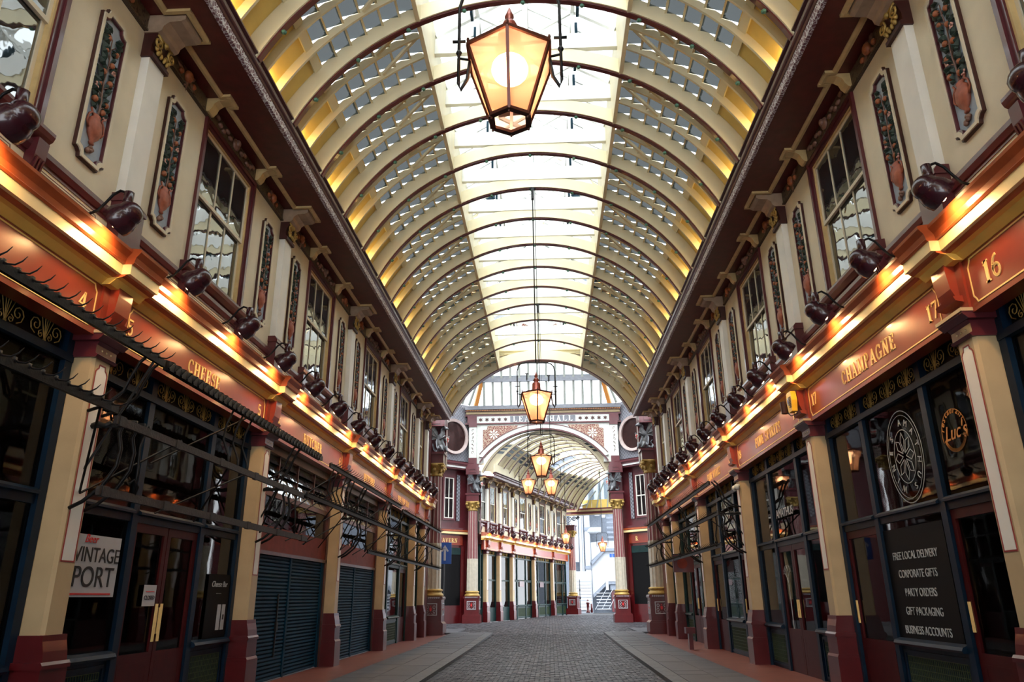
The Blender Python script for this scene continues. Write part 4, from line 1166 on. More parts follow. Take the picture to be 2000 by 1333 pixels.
# far chamfers with windows, signs and roundels
def chamfer(sx):
    rz = rad(-45) if sx < 0 else rad(-135)
    g = thing('chamfer_wall', loc=(sx*4.75, 46.95, .15), rz=rz); g.parent = crossing
    s = -1 if sx < 0 else 1         # wall runs along s*y
    def B(x0, x1, y0, y1, z0, z1, n, m): return MB().box(x0, x1, *sorted((s*y0, s*y1)), z0, z1).obj(n, m, g)
    B(-.2, 0, 0, 5.2, 0, 5.4, 'lower_wall', 'base_red'); B(-.2, -.05, 0, 5.2, 5.4, 9.6, 'upper_wall', 'maroon'); B(-.3, 0, 0, 5.2, 9.6, 13.3, 'drum_wall', 'diaper')
    B(0, .03, .75, 1.0, 5.9, 8.7, 'lattice_strip', 'diaper'); B(0, .03, 2.2, 2.45, 5.9, 8.7, 'lattice_strip', 'diaper')
    for z, m in ((5.1, 'yellow_band'), (5.25, 'cornice_red'), (5.35, 'maroon'), (8.98, 'maroon'), (9.08, 'roof_white'), (9.2, 'maroon'), (9.3, 'maroon')): B(0, .2+((z-8.5)*.5 if z > 8 else 0), 0, 5.2, z, z+.12, 'cornice_strip', m)
    B(0, .05, .5, 5, 4.45, 5.0, 'sign_board', 'sign_red')
    B(0, .04, .6, 2.9, 1.0, 4.2, 'dark_shopfront', 'black'); B(0, .08, .6, 2.9, 0, 1.0, 'riser', 'base_red'); B(.03, .06, .6, 2.9, 3.9, 4.3, 'transom', 'teal')
    for y in (.45, 2.9): B(0, .12, y, y+.2, 0, 4.4, 'pilaster_strip', 'base_red')
    # window
    w_ = thing('window_%d' % (90 if sx < 0 else 91), 'tall white framed window on the %s angled wall of the crossing' % ('left' if sx < 0 else 'right'), loc=(sx*4.75, 46.95, .15), rz=rz, kind='structure')
    ya, yb = sorted((s*1.12, s*2.08))
    MB().frame([(ya, 5.9), (yb, 5.9), (yb, 8.6), (ya, 8.6)], [(ya+.12, 6.02), (yb-.12, 6.02), (yb-.12, 8.48), (ya+.12, 8.48)], -.04, .05, 'x').obj('frame', 'maroon', w_)
    MB().frame([(ya+.12, 6.02), (yb-.12, 6.02), (yb-.12, 8.48), (ya+.12, 8.48)], [(ya+.17, 6.07), (yb-.17, 6.07), (yb-.17, 8.43), (ya+.17, 8.43)], -.03, .04, 'x').box(-.02, .03, (ya+yb)/2-.02, (ya+yb)/2+.02, 6.05, 8.45).box(-.02, .04, ya+.15, yb-.15, 7.2, 7.26).obj('sash', 'cream_pale', w_)
    for i in (0, 1):
        for z0 in (6.07, 7.26): MB().box(-.03, -.02, ya+.17+i*.31, ya+.17+(i+1)*.31, z0, z0+1.15).obj('pane', 'shop_glass', w_)
    # roundel
    MB().lathe([(.95, 0), (.95, .14), (1.12, .18), (1.12, 0)], (0, s*1.35, 11.1), 36, ax='x').obj('roundel_ring', 'pale_pink', g, smooth=False)
    MB().lathe([(0, .02), (.95, .02)], (0, s*1.35, 11.1), 36, ax='x').obj('roundel_back', 'maroon_dark', g)
    return g
mat('pale_pink', (.50, .40, .38), .5)
gl, gr = chamfer(-1), chamfer(1)
o = put(serif_mesh('TAVERN', .26), 'lettering', gl, (.05, -1.6, 4.72)); put(serif_mesh('R', .26), 'lettering', gr, (.05, 1.1, 4.72))
# far arch of the crossing with the LEADENHALL frieze
def arch_pts(R, cz, half, n=28):
    a = math.asin(half/R); return [(R*sin(-a+2*a*i/n), cz+R*cos(-a+2*a*i/n)) for i in range(n+1)]
fa = thing('arch_screen', loc=(0, 46.6, .0)); fa.parent = crossing
ap = arch_pts(4.95, 6.8, 3.8)
ZT = 12.12
mb = MB()
for (x0, z0), (x1, z1) in zip(ap[:-1], ap[1:]): mb.prism([(x0, z0), (x1, z1), (x1, ZT), (x0, ZT)], 0, .45)
for s in (-1, 1): mb.box(*sorted((s*3.8, s*4.75)), 0, .45, 9.6, ZT)
mb.obj('spandrel_wall', 'grey_pale', fa)
mb = MB(); ao = arch_pts(5.22, 6.8, 4.1)
n_ = len(ap)
for i in range(n_-1):
    mb.prism([ap[i], ap[i+1], ao[i+1], ao[i]], -.12, .5)
mb.obj('arch_band', 'grey_pale', fa)
mb = MB()
for off, wd in ((.30, .05), (.0, .05), (-.04, .05)):
    q = arch_pts(4.95+off, 6.8, 4.05)
    q2 = arch_pts(4.95+off+wd, 6.8, 4.05+.02)
    for i in range(len(q)-1): mb.prism([q[i], q[i+1], q2[i+1], q2[i]], -.15, -.1)
mb.obj('arch_lines', 'maroon', fa)
for s in (-1, 1):
    pts = [(s*3.85, 10.45), (s*3.85, 11.75), (s*3.6, 11.78), (s*3.55, 12.02), (s*1.6, 12.02)]
    arc_ = [(x, z) for x, z in arch_pts(5.3, 6.8, 4.2) if 1.6 < abs(x) < 3.85 and x*s > 0]
    arc_.sort(key=lambda p: abs(p[0]))
    MB().prism(pts+arc_, -.03, .0).obj('spandrel_panel', 'scroll_red', fa)
    rs = MB(); c = (s*3.15, 11.45)
    for k in range(8):
        q = k*pi/4; rs.add([(c[0]+.05*cos(q), -.05, c[1]+.05*sin(q)), (c[0]+.24*cos(q-.22), -.05, c[1]+.24*sin(q-.22)), (c[0]+.34*cos(q), -.06, c[1]+.34*sin(q)), (c[0]+.24*cos(q+.22), -.05, c[1]+.24*sin(q+.22))], [(0, 1, 2, 3)])
    rs.ball((c[0], -.05, c[1]), (.06, .03, .06)); rs.obj('rosette', 'cream_pale', fa)
    line_m = MB().frame([(s*4.50-.24, 10.0), (s*4.50+.24, 10.0), (s*4.50+.24, 12.05), (s*4.50-.24, 12.05)], [(s*4.50-.2, 10.04), (s*4.50+.2, 10.04), (s*4.50+.2, 12.0), (s*4.50-.2, 12.0)], -.16, -.12, 'y')
    MB().box(s*4.50-.24, s*4.50+.24, -.12, 0, 9.75, 12.1).obj('pilaster', 'grey_pale', fa)
    orn = MB()
    for k in range(7): orn.tube([(s*4.5+.06*cos(.9*i+k), -.125, 10.3+.24*k+.08*sin(.9*i)) for i in range(6)], .012, 4)
    orn.obj('painted_scroll', 'maroon', fa)
    MB().box(s*4.45-.36, s*4.45+.36, -.5, 0, 9.25, 9.5).box(s*4.5-.26, s*4.5+.26, -.16, 0, 9.5, 9.95).box(s*4.5-.26, s*4.5+.26, -.16, 0, 11.95, 12.2).obj('pilaster_block', 'maroon', fa)
MB().box(-5.0, 5.0, -.1, .4, 12.12, 12.2).box(-5, 5, -.06, .4, 12.66, 12.78).box(-5, 5, -.2, .4, 12.95, 13.05).obj('frieze_moulding', 'maroon', fa)
MB().box(-4.5, 4.5, -.04, .3, 12.2, 12.66).obj('frieze_board', 'grey_pale', fa)
for s in (-1, 1): MB().box(s*4.55-.3, s*4.55+.3, -.14, .3, 12.2, 12.7).obj('frieze_block', 'maroon', fa)
MB().box(-4.95, 4.95, -.12, .4, 12.78, 12.95).obj('cornice_cove', 'band_buff', fa)
mb = MB()
for k in range(90): mb.box(-4.9+k*.11, -4.84+k*.11, -.24, -.1, 12.97, 13.04)
mb.obj('dentils', 'orange_and_glow', fa, kind='stuff')
MB().box(-5, 5, -.3, .4, 13.05, 13.3).obj('upper_cornice', 'grey_panel', fa)
me = serif_mesh('LEADENHALL', .38, .03, space=.2, m='roof_white')
o = put(me, 'lettering', fa, (.0, -.05, 12.43)); o.rotation_euler = (0, 0, -pi/2)
MB().box(-2.1, 2.1, -.045, -.04, 12.23, 12.63).obj('letter_ground', 'grey_panel', fa)
for s in (-1, 1):
    for k in range(5):
        st = MB(); c = (s*(2.4+.4*k), 12.43)
        pts = [(c[0]+(.15 if i % 2 else .07)*cos(i*pi/6), c[1]+(.15 if i % 2 else .07)*sin(i*pi/6)) for i in range(12)]
        st.prism(pts, -.06, -.04).obj('frieze_rosette', 'maroon_dark', fa)
# drum and glazed dome over the crossing
OC = (0, 40.4)
OB = [(4.35, 6.2), (7.9, 2.7), (7.9, -2.7), (4.35, -6.2), (-4.35, -6.2), (-7.9, -2.7), (-7.9, 2.7), (-4.35, 6.2)]
dome = thing('dome', 'glazed octagonal dome with pale ribs over the crossing', 'dome', (OC[0], OC[1], 13.3), kind='structure')
HT, K = 4.6, .70
for i in range(8):
    a, b = Vector((*OB[i], 0)), Vector((*OB[(i+1) % 8], 0)); at, bt = Vector((a.x*K, a.y*K, HT)), Vector((b.x*K, b.y*K, HT))
    mid = (a+b)/2; d = (b-a).normalized(); half = (b-a).length/2; lean = Vector((mid.x*(K-1), mid.y*(K-1), HT)); n = max(3, round(2*half/.58))
    def P_(t):
        h_ = min(1, (1-abs(t)/half)/(1-K)) if abs(t) > 1e-6 else 1
        return mid+d*t, mid+d*t+lean*h_
    ts = [-half+2*half*k/n for k in range(n+1)]
    for k in range(n):
        (p, pt), (q, qt) = P_(ts[k]), P_(ts[k+1])
        if i in (7, 0, 6): MB().add([p, q, qt, pt], [(0, 1, 2, 3)]).obj('pane', 'clear_glass', dome)
        if k: MB().bar(p, pt, .15, .09).obj('mullion', 'grey_mid', dome)
    MB().bar(a.lerp(at, .36), b.lerp(bt, .36), .12, .40).obj('mid_band', 'grey_panel', dome)
    MB().bar(a, at, .26, .16).obj('corner_rib', 'orange_and_glow', dome)  # orange light on the ribs is painted into their colour
    MB().bar(at, bt, .2, .2).obj('top_ring', 'roof_cream', dome)
MB().add([(x*K, y*K, HT+.1) for x, y in OB]+[(0, 0, HT+1.6)], [(i, (i+1) % 8, 8) for i in range(8)]).obj('lid', 'clear_glass', dome)
# near and side faces of the drum above the arch heads
MB().box(-4.8, 4.8, 33.5, 33.9, 12.5, 13.3).obj('drum_wall', 'roof_cream', crossing)
for sx in (-1, 1): MB().box(*sorted((sx*8.3, sx*8.6)), 37.4, 43.6, 9.6, 13.3).obj('drum_wall', 'grey_panel', crossing)

# ---------------------------------------------------------------- the far arcade, turning to the right
FP = [.2, 1.1, 3.6, 6.35, 11.5, 16.6, 21.6]
far = struct('wall_far', label='cream upper wall of the shop row curving away beyond the crossing')
fl = PF(10.2)
e = thing('far_shell', loc=fl['loc'], rz=fl['rz'], scale=fl['scale']); e.parent = far
MB().box(.88, .94, -9.9, 11.4, 9.55, 10.2).obj('gutter_board', 'roof_cream', e)
MB().box(-2.2, -2.1, -9.9, 11.5, 0, 9.6).obj('back_wall', 'interior_shade', e)
MB().box(-2.2, -.1, -9.9, 11.5, 4.92, 5.4).obj('room_floor', 'interior_shade', e)
MB().box(-.3, -.05, -9.9, 11.5, 4.9, 5.6).obj('bressummer', 'maroon_dark', e)
g, pc, h = cornice(PF, .2, 21.8, FP[1:-1], 'trim_3')
fw = []
FN = ['first', 'second', 'third', 'fourth', 'fifth', 'last']
fk = 0
for i, (a, b) in enumerate(zip(FP[:-1], FP[1:])):
    c = (a+b)/2; hw = (b-a)/2; big = hw > 2; ww = .85 if big else .62
    upper_bay(PF, c, hw, far, ww, big, far=True, detail=False)
    w_ = window(PF, c, ww, far=True); w_['label'] = '%s upper window of the far shop row from the crossing' % FN[i]
    fw += [c-11-ww, c-11+ww]
    for off in ((-1.7, 1.7) if big else ()):
        relief_panel(PF, c+off, 'small relief panel %s the %s window of the far shop row' % ('left of' if off < 0 else 'right of', FN[i]), False, group='relief panels of the far shop row')
    if i < 5: pilaster(PF, b, 'pilaster right of the %s window in the far shop row' % FN[i], 'pilasters of the far shop row', small=True)
    if i < 5: shop_post(PF, b, 'cream post at the right end of the %s shop in the far row' % FN[i], 'posts of the far shop row')
    shopfront(PF, c, hw, ['N', 'N', 'N', 'D', 'D', 'D'][i], '%s green framed shopfront of the far row from the crossing' % FN[i], [], 'shopfronts of the far row', frame='teal')
    for q in range(3 if big else 1):
        u = c+((q-1)*1.7 if big else 0)
        sign_lamp(PF, u, 'small hooded lamp over the far shop row, %s from the crossing' % ORD[fk], 'hooded lamps of the far shop row'); fk += 1
soffit_moulding(g, pc, h, fw)
# vault ribs fan out at the bend, then run square to the row
froof = thing('far_ceiling', 'ribbed vault of the far arcade curving to the right', loc=(0, 0, 0), kind='structure')
frames = [(Vector((.0, 47.15, .35)), 0, .93)]
u = 1.0; k = 1
while u < 22.4:
    ph = FA*min(1, k/6.0); t_ = min(1, k/8); sc_ = .93+(FS-.93)*t_; ex = max(0, k-9)*.055; sc_ += ex
    lf = Vector((FX0+u*FS*sin(FA), FY0+u*FS*cos(FA), .35-.17*t_-9.6*ex)); lf += Vector((cos(FA), -sin(FA), 0))*(1.09*FS-.45*(1-t_))
    ctr = lf+Vector((cos(ph), -sin(ph), 0))*4.07*sc_
    frames.append((ctr, ph, sc_)); u += 1.15 if k < 6 else 1.55; k += 1
FR = []
for c_, ph, fs_ in frames:
    o = thing('far_rib', loc=c_, rz=-ph, scale=(fs_, fs_, fs_)); o.parent = froof
    def frib():
        a_ = MB(); arc_band(a_, RR, RR+.16, -66, 66, 40, -.05, .05); b_ = MB(); arc_band(b_, RR-.03, RR, -66, 66, 40, -.06, .06)
        return a_.mesh('web', 'roof_cream'), b_.mesh('soffit_strip', 'maroon')
    w_, s_ = cached('frib', frib); put(w_, 'web', o); put(s_, 'soffit_strip', o)
    FR.append(Matrix.Translation(c_) @ Matrix.Rotation(-ph, 4, 'Z') @ Matrix.Scale(fs_, 4))
def loft(t0, t1, n, r, name, m, frs=FR):
    mb = MB()
    for A, B in zip(frs[:-1], frs[1:]):
        for i in range(n):
            (xa, za), (xb, zb) = pol(t0+(t1-t0)*i/n, r), pol(t0+(t1-t0)*(i+1)/n, r)
            mb.add([A@Vector((xa, 0, za)), A@Vector((xb, 0, zb)), B@Vector((xb, 0, zb)), B@Vector((xa, 0, za))], [(0, 1, 2, 3)])
    mb.obj(name, m, froof)
for s in (-1, 1):
    loft(s*65, s*47, 5, RR+.17, 'roof_board', 'roof_cream'); 
    for i in range(3):
        loft(s*(47-4*i), s*(44.3-4*i), 1, RR+.17, 'louvre_panes', 'roof_glass'); loft(s*(44.3-4*i), s*(43-4*i), 1, RR+.17, 'slat', 'roof_cream')
    loft(s*35, s*1, 4, RR+.18, 'crown_glass', 'clear_glass')
    for t in (35, 23, 12, 1): loft(s*t, s*(t-.8), 1, RR+.15, 'purlin', 'roof_white')
for i in range(0, len(FR)-1, 2):
    p = FR[i]@Vector((-4.2, .7, 9.75)); light('POINT', 'gutter_uplight', p, UP_W*.8, (1, .72, .28), size=.06)
# end screen of the far arcade: beam, fan window, last column
pe = PF(22.6); L_ = Vector(pe['loc'])
es = thing('end_screen', 'glazed fan window and beam closing the far arcade vault', 'window', loc=FR[-1].translation, rz=-FA, scale=(FS, FS, FS), kind='structure')
ez, esc = FR[-1].translation.z, FR[-1].to_scale()[0]
es.location = FR[-1].translation; es.scale = (esc,)*3
MB().box(-5.2, 5.5, .25, .6, 9.15, 9.6).obj('beam', 'maroon', es)
MB().box(-5.2, 5.5, .2, .25, 9.38, 9.5).box(-5.2, 5.5, .18, .25, 9.15, 9.22).obj('beam_moulding', 'band_buff', es)
for i in range(13):
    x = -3.9+.65*i; zt = RC0+math.sqrt(max(.1, RR**2-x*x))
    MB().tube([(x*1.12, .3, 9.6), (x*1.05, .3, 9.6+(zt-9.6)*.5), (x*.9, .3, zt)], .05, 5).obj('mullion', 'grey_mid', es)
    for z0, z1, m_ in ((9.6, 10.15, 'roof_yellow'), (10.15, 12.3, 'clear_glass')):
        MB().box(x, x+.63, .36, .37, z0, z1).obj('lower_board' if m_ == 'roof_yellow' else 'pane', m_, es)
pq = PF(21.7)['loc']; q = Vector((pq[0]+.35, pq[1]-.1, 0))
column(q.x, q.y, 'last fluted column at the far end of the left shop row', rz=-FA, s=.9, z=.2)
br = MB()
for r, dx, dz in ((.24, .3, -.2), (.17, .68, -.15), (.2, .2, -.62), (.12, .95, -.1)):
    br.tube([(dx+r*(1-.85*i/12)*cos(.9*i), .5, 9+dz+r*(1-.85*i/12)*sin(.9*i)) for i in range(13)], .035, 5)
br.obj('scroll_bracket', 'silver', es, loc=(-5.25, 0, .1), smooth=True)

# ---------------------------------------------------------------- white metal building across the street
bl = thing('office_building', 'bright white metal clad building with pipes and stairs beyond the far opening', 'building', (3.2, 79, 0))
def BX(x0, x1, y0, y1, z0, z1, n, m): return MB().box(x0, x1, y0, y1, z0, z1).obj(n, m, bl)
def SX(px): return (px-1115)/19.0*1.04-.75
def SZ(py): return (1166-py)/19.0*1.04+1.3
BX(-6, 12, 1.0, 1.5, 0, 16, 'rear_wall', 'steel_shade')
def cyl(x, r, z0, z1, n='pipe', m='steel_white', y=0): return MB().lathe([(r, z0), (r, z1)], (x, y, 0), 20).obj(n, m, bl, smooth=False)
cyl(SX(1146), .30, 3.6, 16); cyl(SX(1133), .16, 3.6, 16); cyl(SX(1137.5), .08, 3.6, 16); cyl(SX(1166), .26, 9.5, 16); cyl(SX(1178), .2, 9.3, 16)
for z in (4.2, 8.0, 9.8): MB().lathe([(.36, z), (.36, z+.35)], (SX(1146), 0, 0), 18).obj('pipe_collar', 'steel_shade', bl)
MB().tube([(SX(1146), 0, 8.0), (SX(1172), 0, 8.0)], .36, 16).obj('duct', 'steel_white', bl)
MB().tube([(SX(1146), 0, 9.2), (SX(1165), 0, 11.5)], .10, 8).obj('strut', 'steel_shade', bl)
BX(SX(1113), SX(1129), -.2, 0, SZ(1100), SZ(1010), 'wall_panel', 'steel_white')
for i in range(10): BX(SX(1119), SX(1149), -.5, -.3, .3+i*.30, .57+i*.30, 'slat', 'steel_white')
BX(SX(1117), SX(1151), -.3, -.2, 0, 4.0, 'low_wall', 'steel_white')
# upper stair enclosure and lower stair
def poly(pts, y0, y1, n, m): return MB().prism([(SX(a), SZ(b)) for a, b in pts], y0, y1).obj(n, m, bl)
poly([(1152, 1102), (1176, 1080), (1210, 1080), (1210, 1135), (1178, 1135), (1152, 1158)], -.1, 0, 'stair_side_panel', 'steel_white')
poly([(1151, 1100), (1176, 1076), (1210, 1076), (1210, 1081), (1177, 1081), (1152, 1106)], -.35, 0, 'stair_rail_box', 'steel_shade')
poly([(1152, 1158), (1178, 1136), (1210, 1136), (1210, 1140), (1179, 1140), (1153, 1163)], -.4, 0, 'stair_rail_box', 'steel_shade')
poly([(1152, 1065), (1176, 1062), (1210, 1062), (1210, 1076), (1176, 1076), (1152, 1098)], 0, .1, 'upper_panel', 'steel_white')
poly([(1186, 1150), (1215, 1150), (1215, 1196), (1186, 1196)], -.05, .2, 'garage_door', 'pale_pink_dark') if False else None
BX(SX(1186), SX(1215), -.1, .1, .1, SZ(1150), 'garage_door', 'maroon')
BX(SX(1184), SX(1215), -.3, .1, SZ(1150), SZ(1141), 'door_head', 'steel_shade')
for i in range(0, 7, 3): MB().bar((SX(1155+i*4), -.4, .35), (SX(1155+i*4)+1.2, -.4, max(.7, 2.3-.0*i)), .05, .05).obj('stair_truss', 'steel_white', bl)
for i in range(6): BX(SX(1158), SX(1184), -.45, -.35, .35+i*.3, .42+i*.3, 'stair_tread', 'steel_white')
BX(SX(1176), SX(1181), -.5, 0, SZ(1150), SZ(1134), 'bracket_block', 'steel_white')
for k in range(4): BX(SX(1186+5*k), SX(1190+5*k), -.12, -.08, SZ(1092), SZ(1086), 'small_window', 'blue_sign')
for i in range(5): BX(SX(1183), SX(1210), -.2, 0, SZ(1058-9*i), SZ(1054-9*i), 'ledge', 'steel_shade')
bo = thing('bollard', 'maroon cast iron bollard in the street before the white building', 'bollard', (3.35, 66.5, .28))
MB().lathe([(.17, 0), (.17, .12), (.12, .18), (.11, .7), (.15, .74), (.15, .8), (.09, .9), (.1, 1.0), (0, 1.08)], n=12).lathe([(.1, .0), (.09, .7), (0, .74)], (.32, .2, 0), 8).obj('post', 'base_red', bo, smooth=True)
MB().ball((0, -.1, .86), (.09, .05, .09)).obj('badge', 'white', bo)
po = thing('street_pole', 'thin dark pole standing left of the maroon bollard', 'pole', (2.75, 67.5, .28))
MB().tube([(0, 0, 0), (0, 0, 2.7)], .035, 6).ball((0, 0, 1.2), (.1, .1, .12)).ball((0, 0, 1.85), (.07, .07, .07)).obj('shaft', 'iron', po)

# ---------------------------------------------------------------- iron hook rails
def hook_mesh():
    mb = MB(); mb.tube([(0, 0, .01), (.05, 0, -.02), (.12, 0, -.03), (.18, 0, .0), (.22, 0, .045)], [.012, .011, .009, .007, .003], 5); mb.box(-.02, .02, -.02, .02, -.025, .03)
    return mb.mesh('hook', 'iron', True)
def wrap_mesh():
    mb = MB(); mb.box(-.035, .035, -.075, .075, -.06, .055); mb.bar((.04, -.07, -.05), (.04, .06, .05), .02, .03); mb.bar((-.03, -.06, .06), (.03, .06, .055), .02, .03)
    return mb.mesh('cloth_wrap', 'iron')
HM, WM = hook_mesh(), wrap_mesh()
NR = .76
def hook_rail(sd, y0, y1, z, label, kind='hook', n=NR):
    P = SIDES[sd][1]; uc = (y0+y1)/2; h = (y1-y0)/2; pl = P(uc)
    g = thing('hook_rail', label, 'rail', Vector(pl['loc'])+Vector((0, 0, z)), pl['rz'], 'black iron rails carried in front of the shops')
    MB().box(n-.02, n+.02, -h, h, -.045, .045).obj('bar', 'iron' if kind != 'plain' else 'rail_iron', g)
    if kind == 'hook':
        m = int(2*h/.19)
        for i in range(m): put(HM, 'hook', g, (n, -h+.1+i*.19, .04))
    elif kind == 'wrap':
        m = int(2*h/.16)
        for i in range(m): put(WM, 'cloth_wrap', g, (n, -h+.08+i*.16, 0))
    else:
        for i in range(int(2*h/1.3)+1): MB().box(n-.028, n+.028, -h+.05+i*1.3, -h+.17+i*1.3, -.055, .055).obj('joint', 'rail_iron', g)
def rail_bracket(sd, y, label, levels=(4.33, 3.52, 2.70)):
    P = SIDES[sd][1]; pl = P(y); g = thing('rail_bracket', label, 'bracket', pl['loc'], pl['rz'], 'scrolled iron brackets of the hook rails')
    zt, zm, zb = levels
    for dy in (-.14, .14):
        MB().tube([(.12, dy, zm-.95), (.26, dy, zm-.88), (.45, dy, zm-.72), (.58, dy, zm-.5), (.60, dy, zm-.3), (.55, dy, zm-.12), (.60, dy, zm+.02), (.74, dy, zm)], .022, 6).obj('scroll_arm', 'iron', g, smooth=True)
        MB().tube([(.13, dy, zm+.15), (.34, dy, zm+.22), (.52, dy, zm+.38), (.58, dy, zm+.55), (.66, dy, zt-.08), (.74, dy, zt)], .02, 6).obj('scroll_arm', 'iron', g, smooth=True)
    MB().box(.1, .76, -.02, .02, zm-.02, zm+.02).obj('arm', 'iron', g)
    MB().tube([(.12, 0, zm), (.2, 0, zm+.03), (.28, 0, zm), (.36, 0, zm+.03)], .035, 6).obj('twist', 'iron', g, smooth=True)
    MB().tube([(.12, 0, zm-.5), (.76, 0, zt)], .016, 5).obj('strut', 'iron', g)
    MB().tube([(.12, 0, zb+.05), (.76, .9, zm)], .014, 5).tube([(.12, 0, zb+.05), (.76, -.9, zm)], .014, 5).obj('brace', 'iron', g)
    MB().tube([(NR, 0, zb), (NR+.02, -.04, zb+.3), (NR-.02, 0, zb+.55), (NR, .03, zm)], .016, 5).tube([(NR, 0, zb), (NR+.06, -.05, zb+.1), (NR+.04, -.12, zb+.17), (NR, -.14, zb+.12)], .013, 5).obj('hanger', 'iron', g, smooth=True)
    return g
hook_rail(-1, 3.0, 8.4, 4.33, 'upper hooked iron rail at the left edge, before the number 4 shop')
hook_rail(-1, 8.45, 15.0, 4.33, 'rail wrapped in dark cloth in front of the CHEESE sign', 'wrap')
hook_rail(-1, 15.6, 23.5, 4.30, 'upper hooked rail in front of the BUTCHER signs')
hook_rail(-1, 23.8, 32.0, 4.2, 'upper hooked rail before THE PEN SHOP')
hook_rail(-1, 3.0, 7.6, 3.56, 'middle hooked rail at the left edge, lower than the wrapped one')
hook_rail(-1, 7.6, 14.0, 3.45, 'plain flat iron bar crossing the CHEESE shop windows', 'plain')
hook_rail(-1, 14.2, 32.3, 3.5, 'long middle hooked rail running past the shutters to the column')
hook_rail(-1, 7.5, 14.4, 2.68, 'lowest plain iron bar crossing the CHEESE shop door', 'plain')
hook_rail(-1, 19.4, 32.2, 2.72, 'lowest hooked rail beyond the farther BUTCHER shop')
for j, y in enumerate(POSTS[2:-1]): rail_bracket(-1, y, 'iron rail bracket on the %s left post from the camera' % ORD[j])
for j, y in enumerate((10.9, 16.3, 17.4, 21.8, 27.3)):
    g = thing('rail_hanger', 'curved iron hanger tying the left rails, %s from the camera' % ORD[j], 'hanger', PL(y)['loc'], 0, 'iron hangers between the rails')
    for dy in (-.35, 0, .35): MB().tube([(NR, dy, 4.3), (NR-.08, dy-.03, 4.05), (NR-.14, dy+.05, 3.85), (NR-.02, dy+.02, 3.6), (NR, dy, 3.45)], .017, 5).obj('curved_bar', 'iron', g, smooth=True)
    MB().tube([(-.1, -.9, 3.4), (NR, .2, 4.3)], .014, 5).tube([(-.1, .6, 2.75), (NR, -.3, 3.45)], .014, 5).tube([(-.1, -.6, 2.75), (NR, .4, 3.45)], .014, 5).obj('strut', 'iron', g)
hook_rail(1, 19.4, 32.0, 4.33, 'upper hooked rail on the right beyond the FINE WINES sign')
hook_rail(1, 18.6, 32.2, 3.5, 'middle hooked rail on the right of the arcade')
hook_rail(1, 18.6, 32.2, 2.74, 'lowest hooked rail on the right of the arcade')
for j, y in enumerate(POSTS[4:-1]): rail_bracket(1, y, 'iron rail bracket on the %s right post past FINE SPIRITS' % ORD[j])

# ---------------------------------------------------------------- notices, boards, lettering and small fittings
def wall_item(name, label, cat, sd, y, z, n=0): 
    pl = SIDES[sd][1](y); return thing(name, label, cat, Vector(pl['loc'])+Vector((-sd*n, 0, z)), pl['rz'])
GN = RC+.0
p = wall_item('poster', 'white hand lettered VINTAGE PORT poster in the left shop window', 'poster', -1, 9.22, 2.0, RC+.02)
MB().box(0, .006, -.48, .48, -.36, .36).obj('sheet', 'white', p)
put(text_mesh('VINTAGE', .25, 'ink', sx=.92), 'lettering', p, (.01, .0, .12)); put(text_mesh('PORT', .34, 'ink'), 'lettering', p, (.01, -.02, -.14))
put(text_mesh('Beer', .14, 'red_ink', shear=.3), 'lettering', p, (.01, -.18, .31)); MB().box(.006, .012, -.44, .40, -.335, -.315).obj('underline', 'red_ink', p)
p = wall_item('closed_notice', 'small white CLOSED notice taped to the left shop door', 'notice', -1, 10.62, 1.66, RC+.015)
MB().box(0, .004, -.17, .17, -.14, .14).obj('sheet', 'white', p); put(text_mesh('CLOSED', .075, 'ink'), 'lettering', p, (.006, 0, -.03)); MB().box(.004, .006, -.11, .12, .045, .055).obj('red_line', 'red_ink', p)
p = wall_item('menu_board', 'black chalk menu board with two white sheets in the left window', 'board', -1, 12.85, 1.5, RC+.02)
MB().box(0, .01, -.42, .42, -.5, .5).obj('board', 'black', p); put(text_mesh('Cheese Bar', .13, 'etch', shear=.3), 'lettering', p, (.012, 0, .34))
put(text_mesh('- - - - -', .07, 'etch'), 'lettering', p, (.012, 0, .2))
for y in (.08, .26): MB().box(.012, .016, y-.065, y+.065, -.38, .02).obj('sheet', 'white', p)
MB().box(.016, .019, .235, .285, -.22, -.14).obj('stamp', 'ink', p)
p = wall_item('fruit_basket', 'wooden basket of produce behind the left shop window', 'basket', -1, 9.3, 1.05, -.35)
MB().frame([(-.35, 0), (.35, 0), (.42, .16), (-.42, .16)], [(-.30, .03), (.30, .03), (.36, .14), (-.36, .14)], -.12, .12, 'x').obj('basket', 'wood_int', p)
for i in range(7): MB().ball((.0, -.27+.09*i, .18), .055).obj('bread_roll', 'orange_and_glow', p, smooth=True)
p = wall_item('door_push_plate', 'brass push plates on the left shop double door', 'door plate', -1, 10.92, 1.3, RC+.02)
for y in (-.07, .07): MB().box(0, .012, y-.03, y+.03, -.25, .25).obj('plate', 'gold', p)

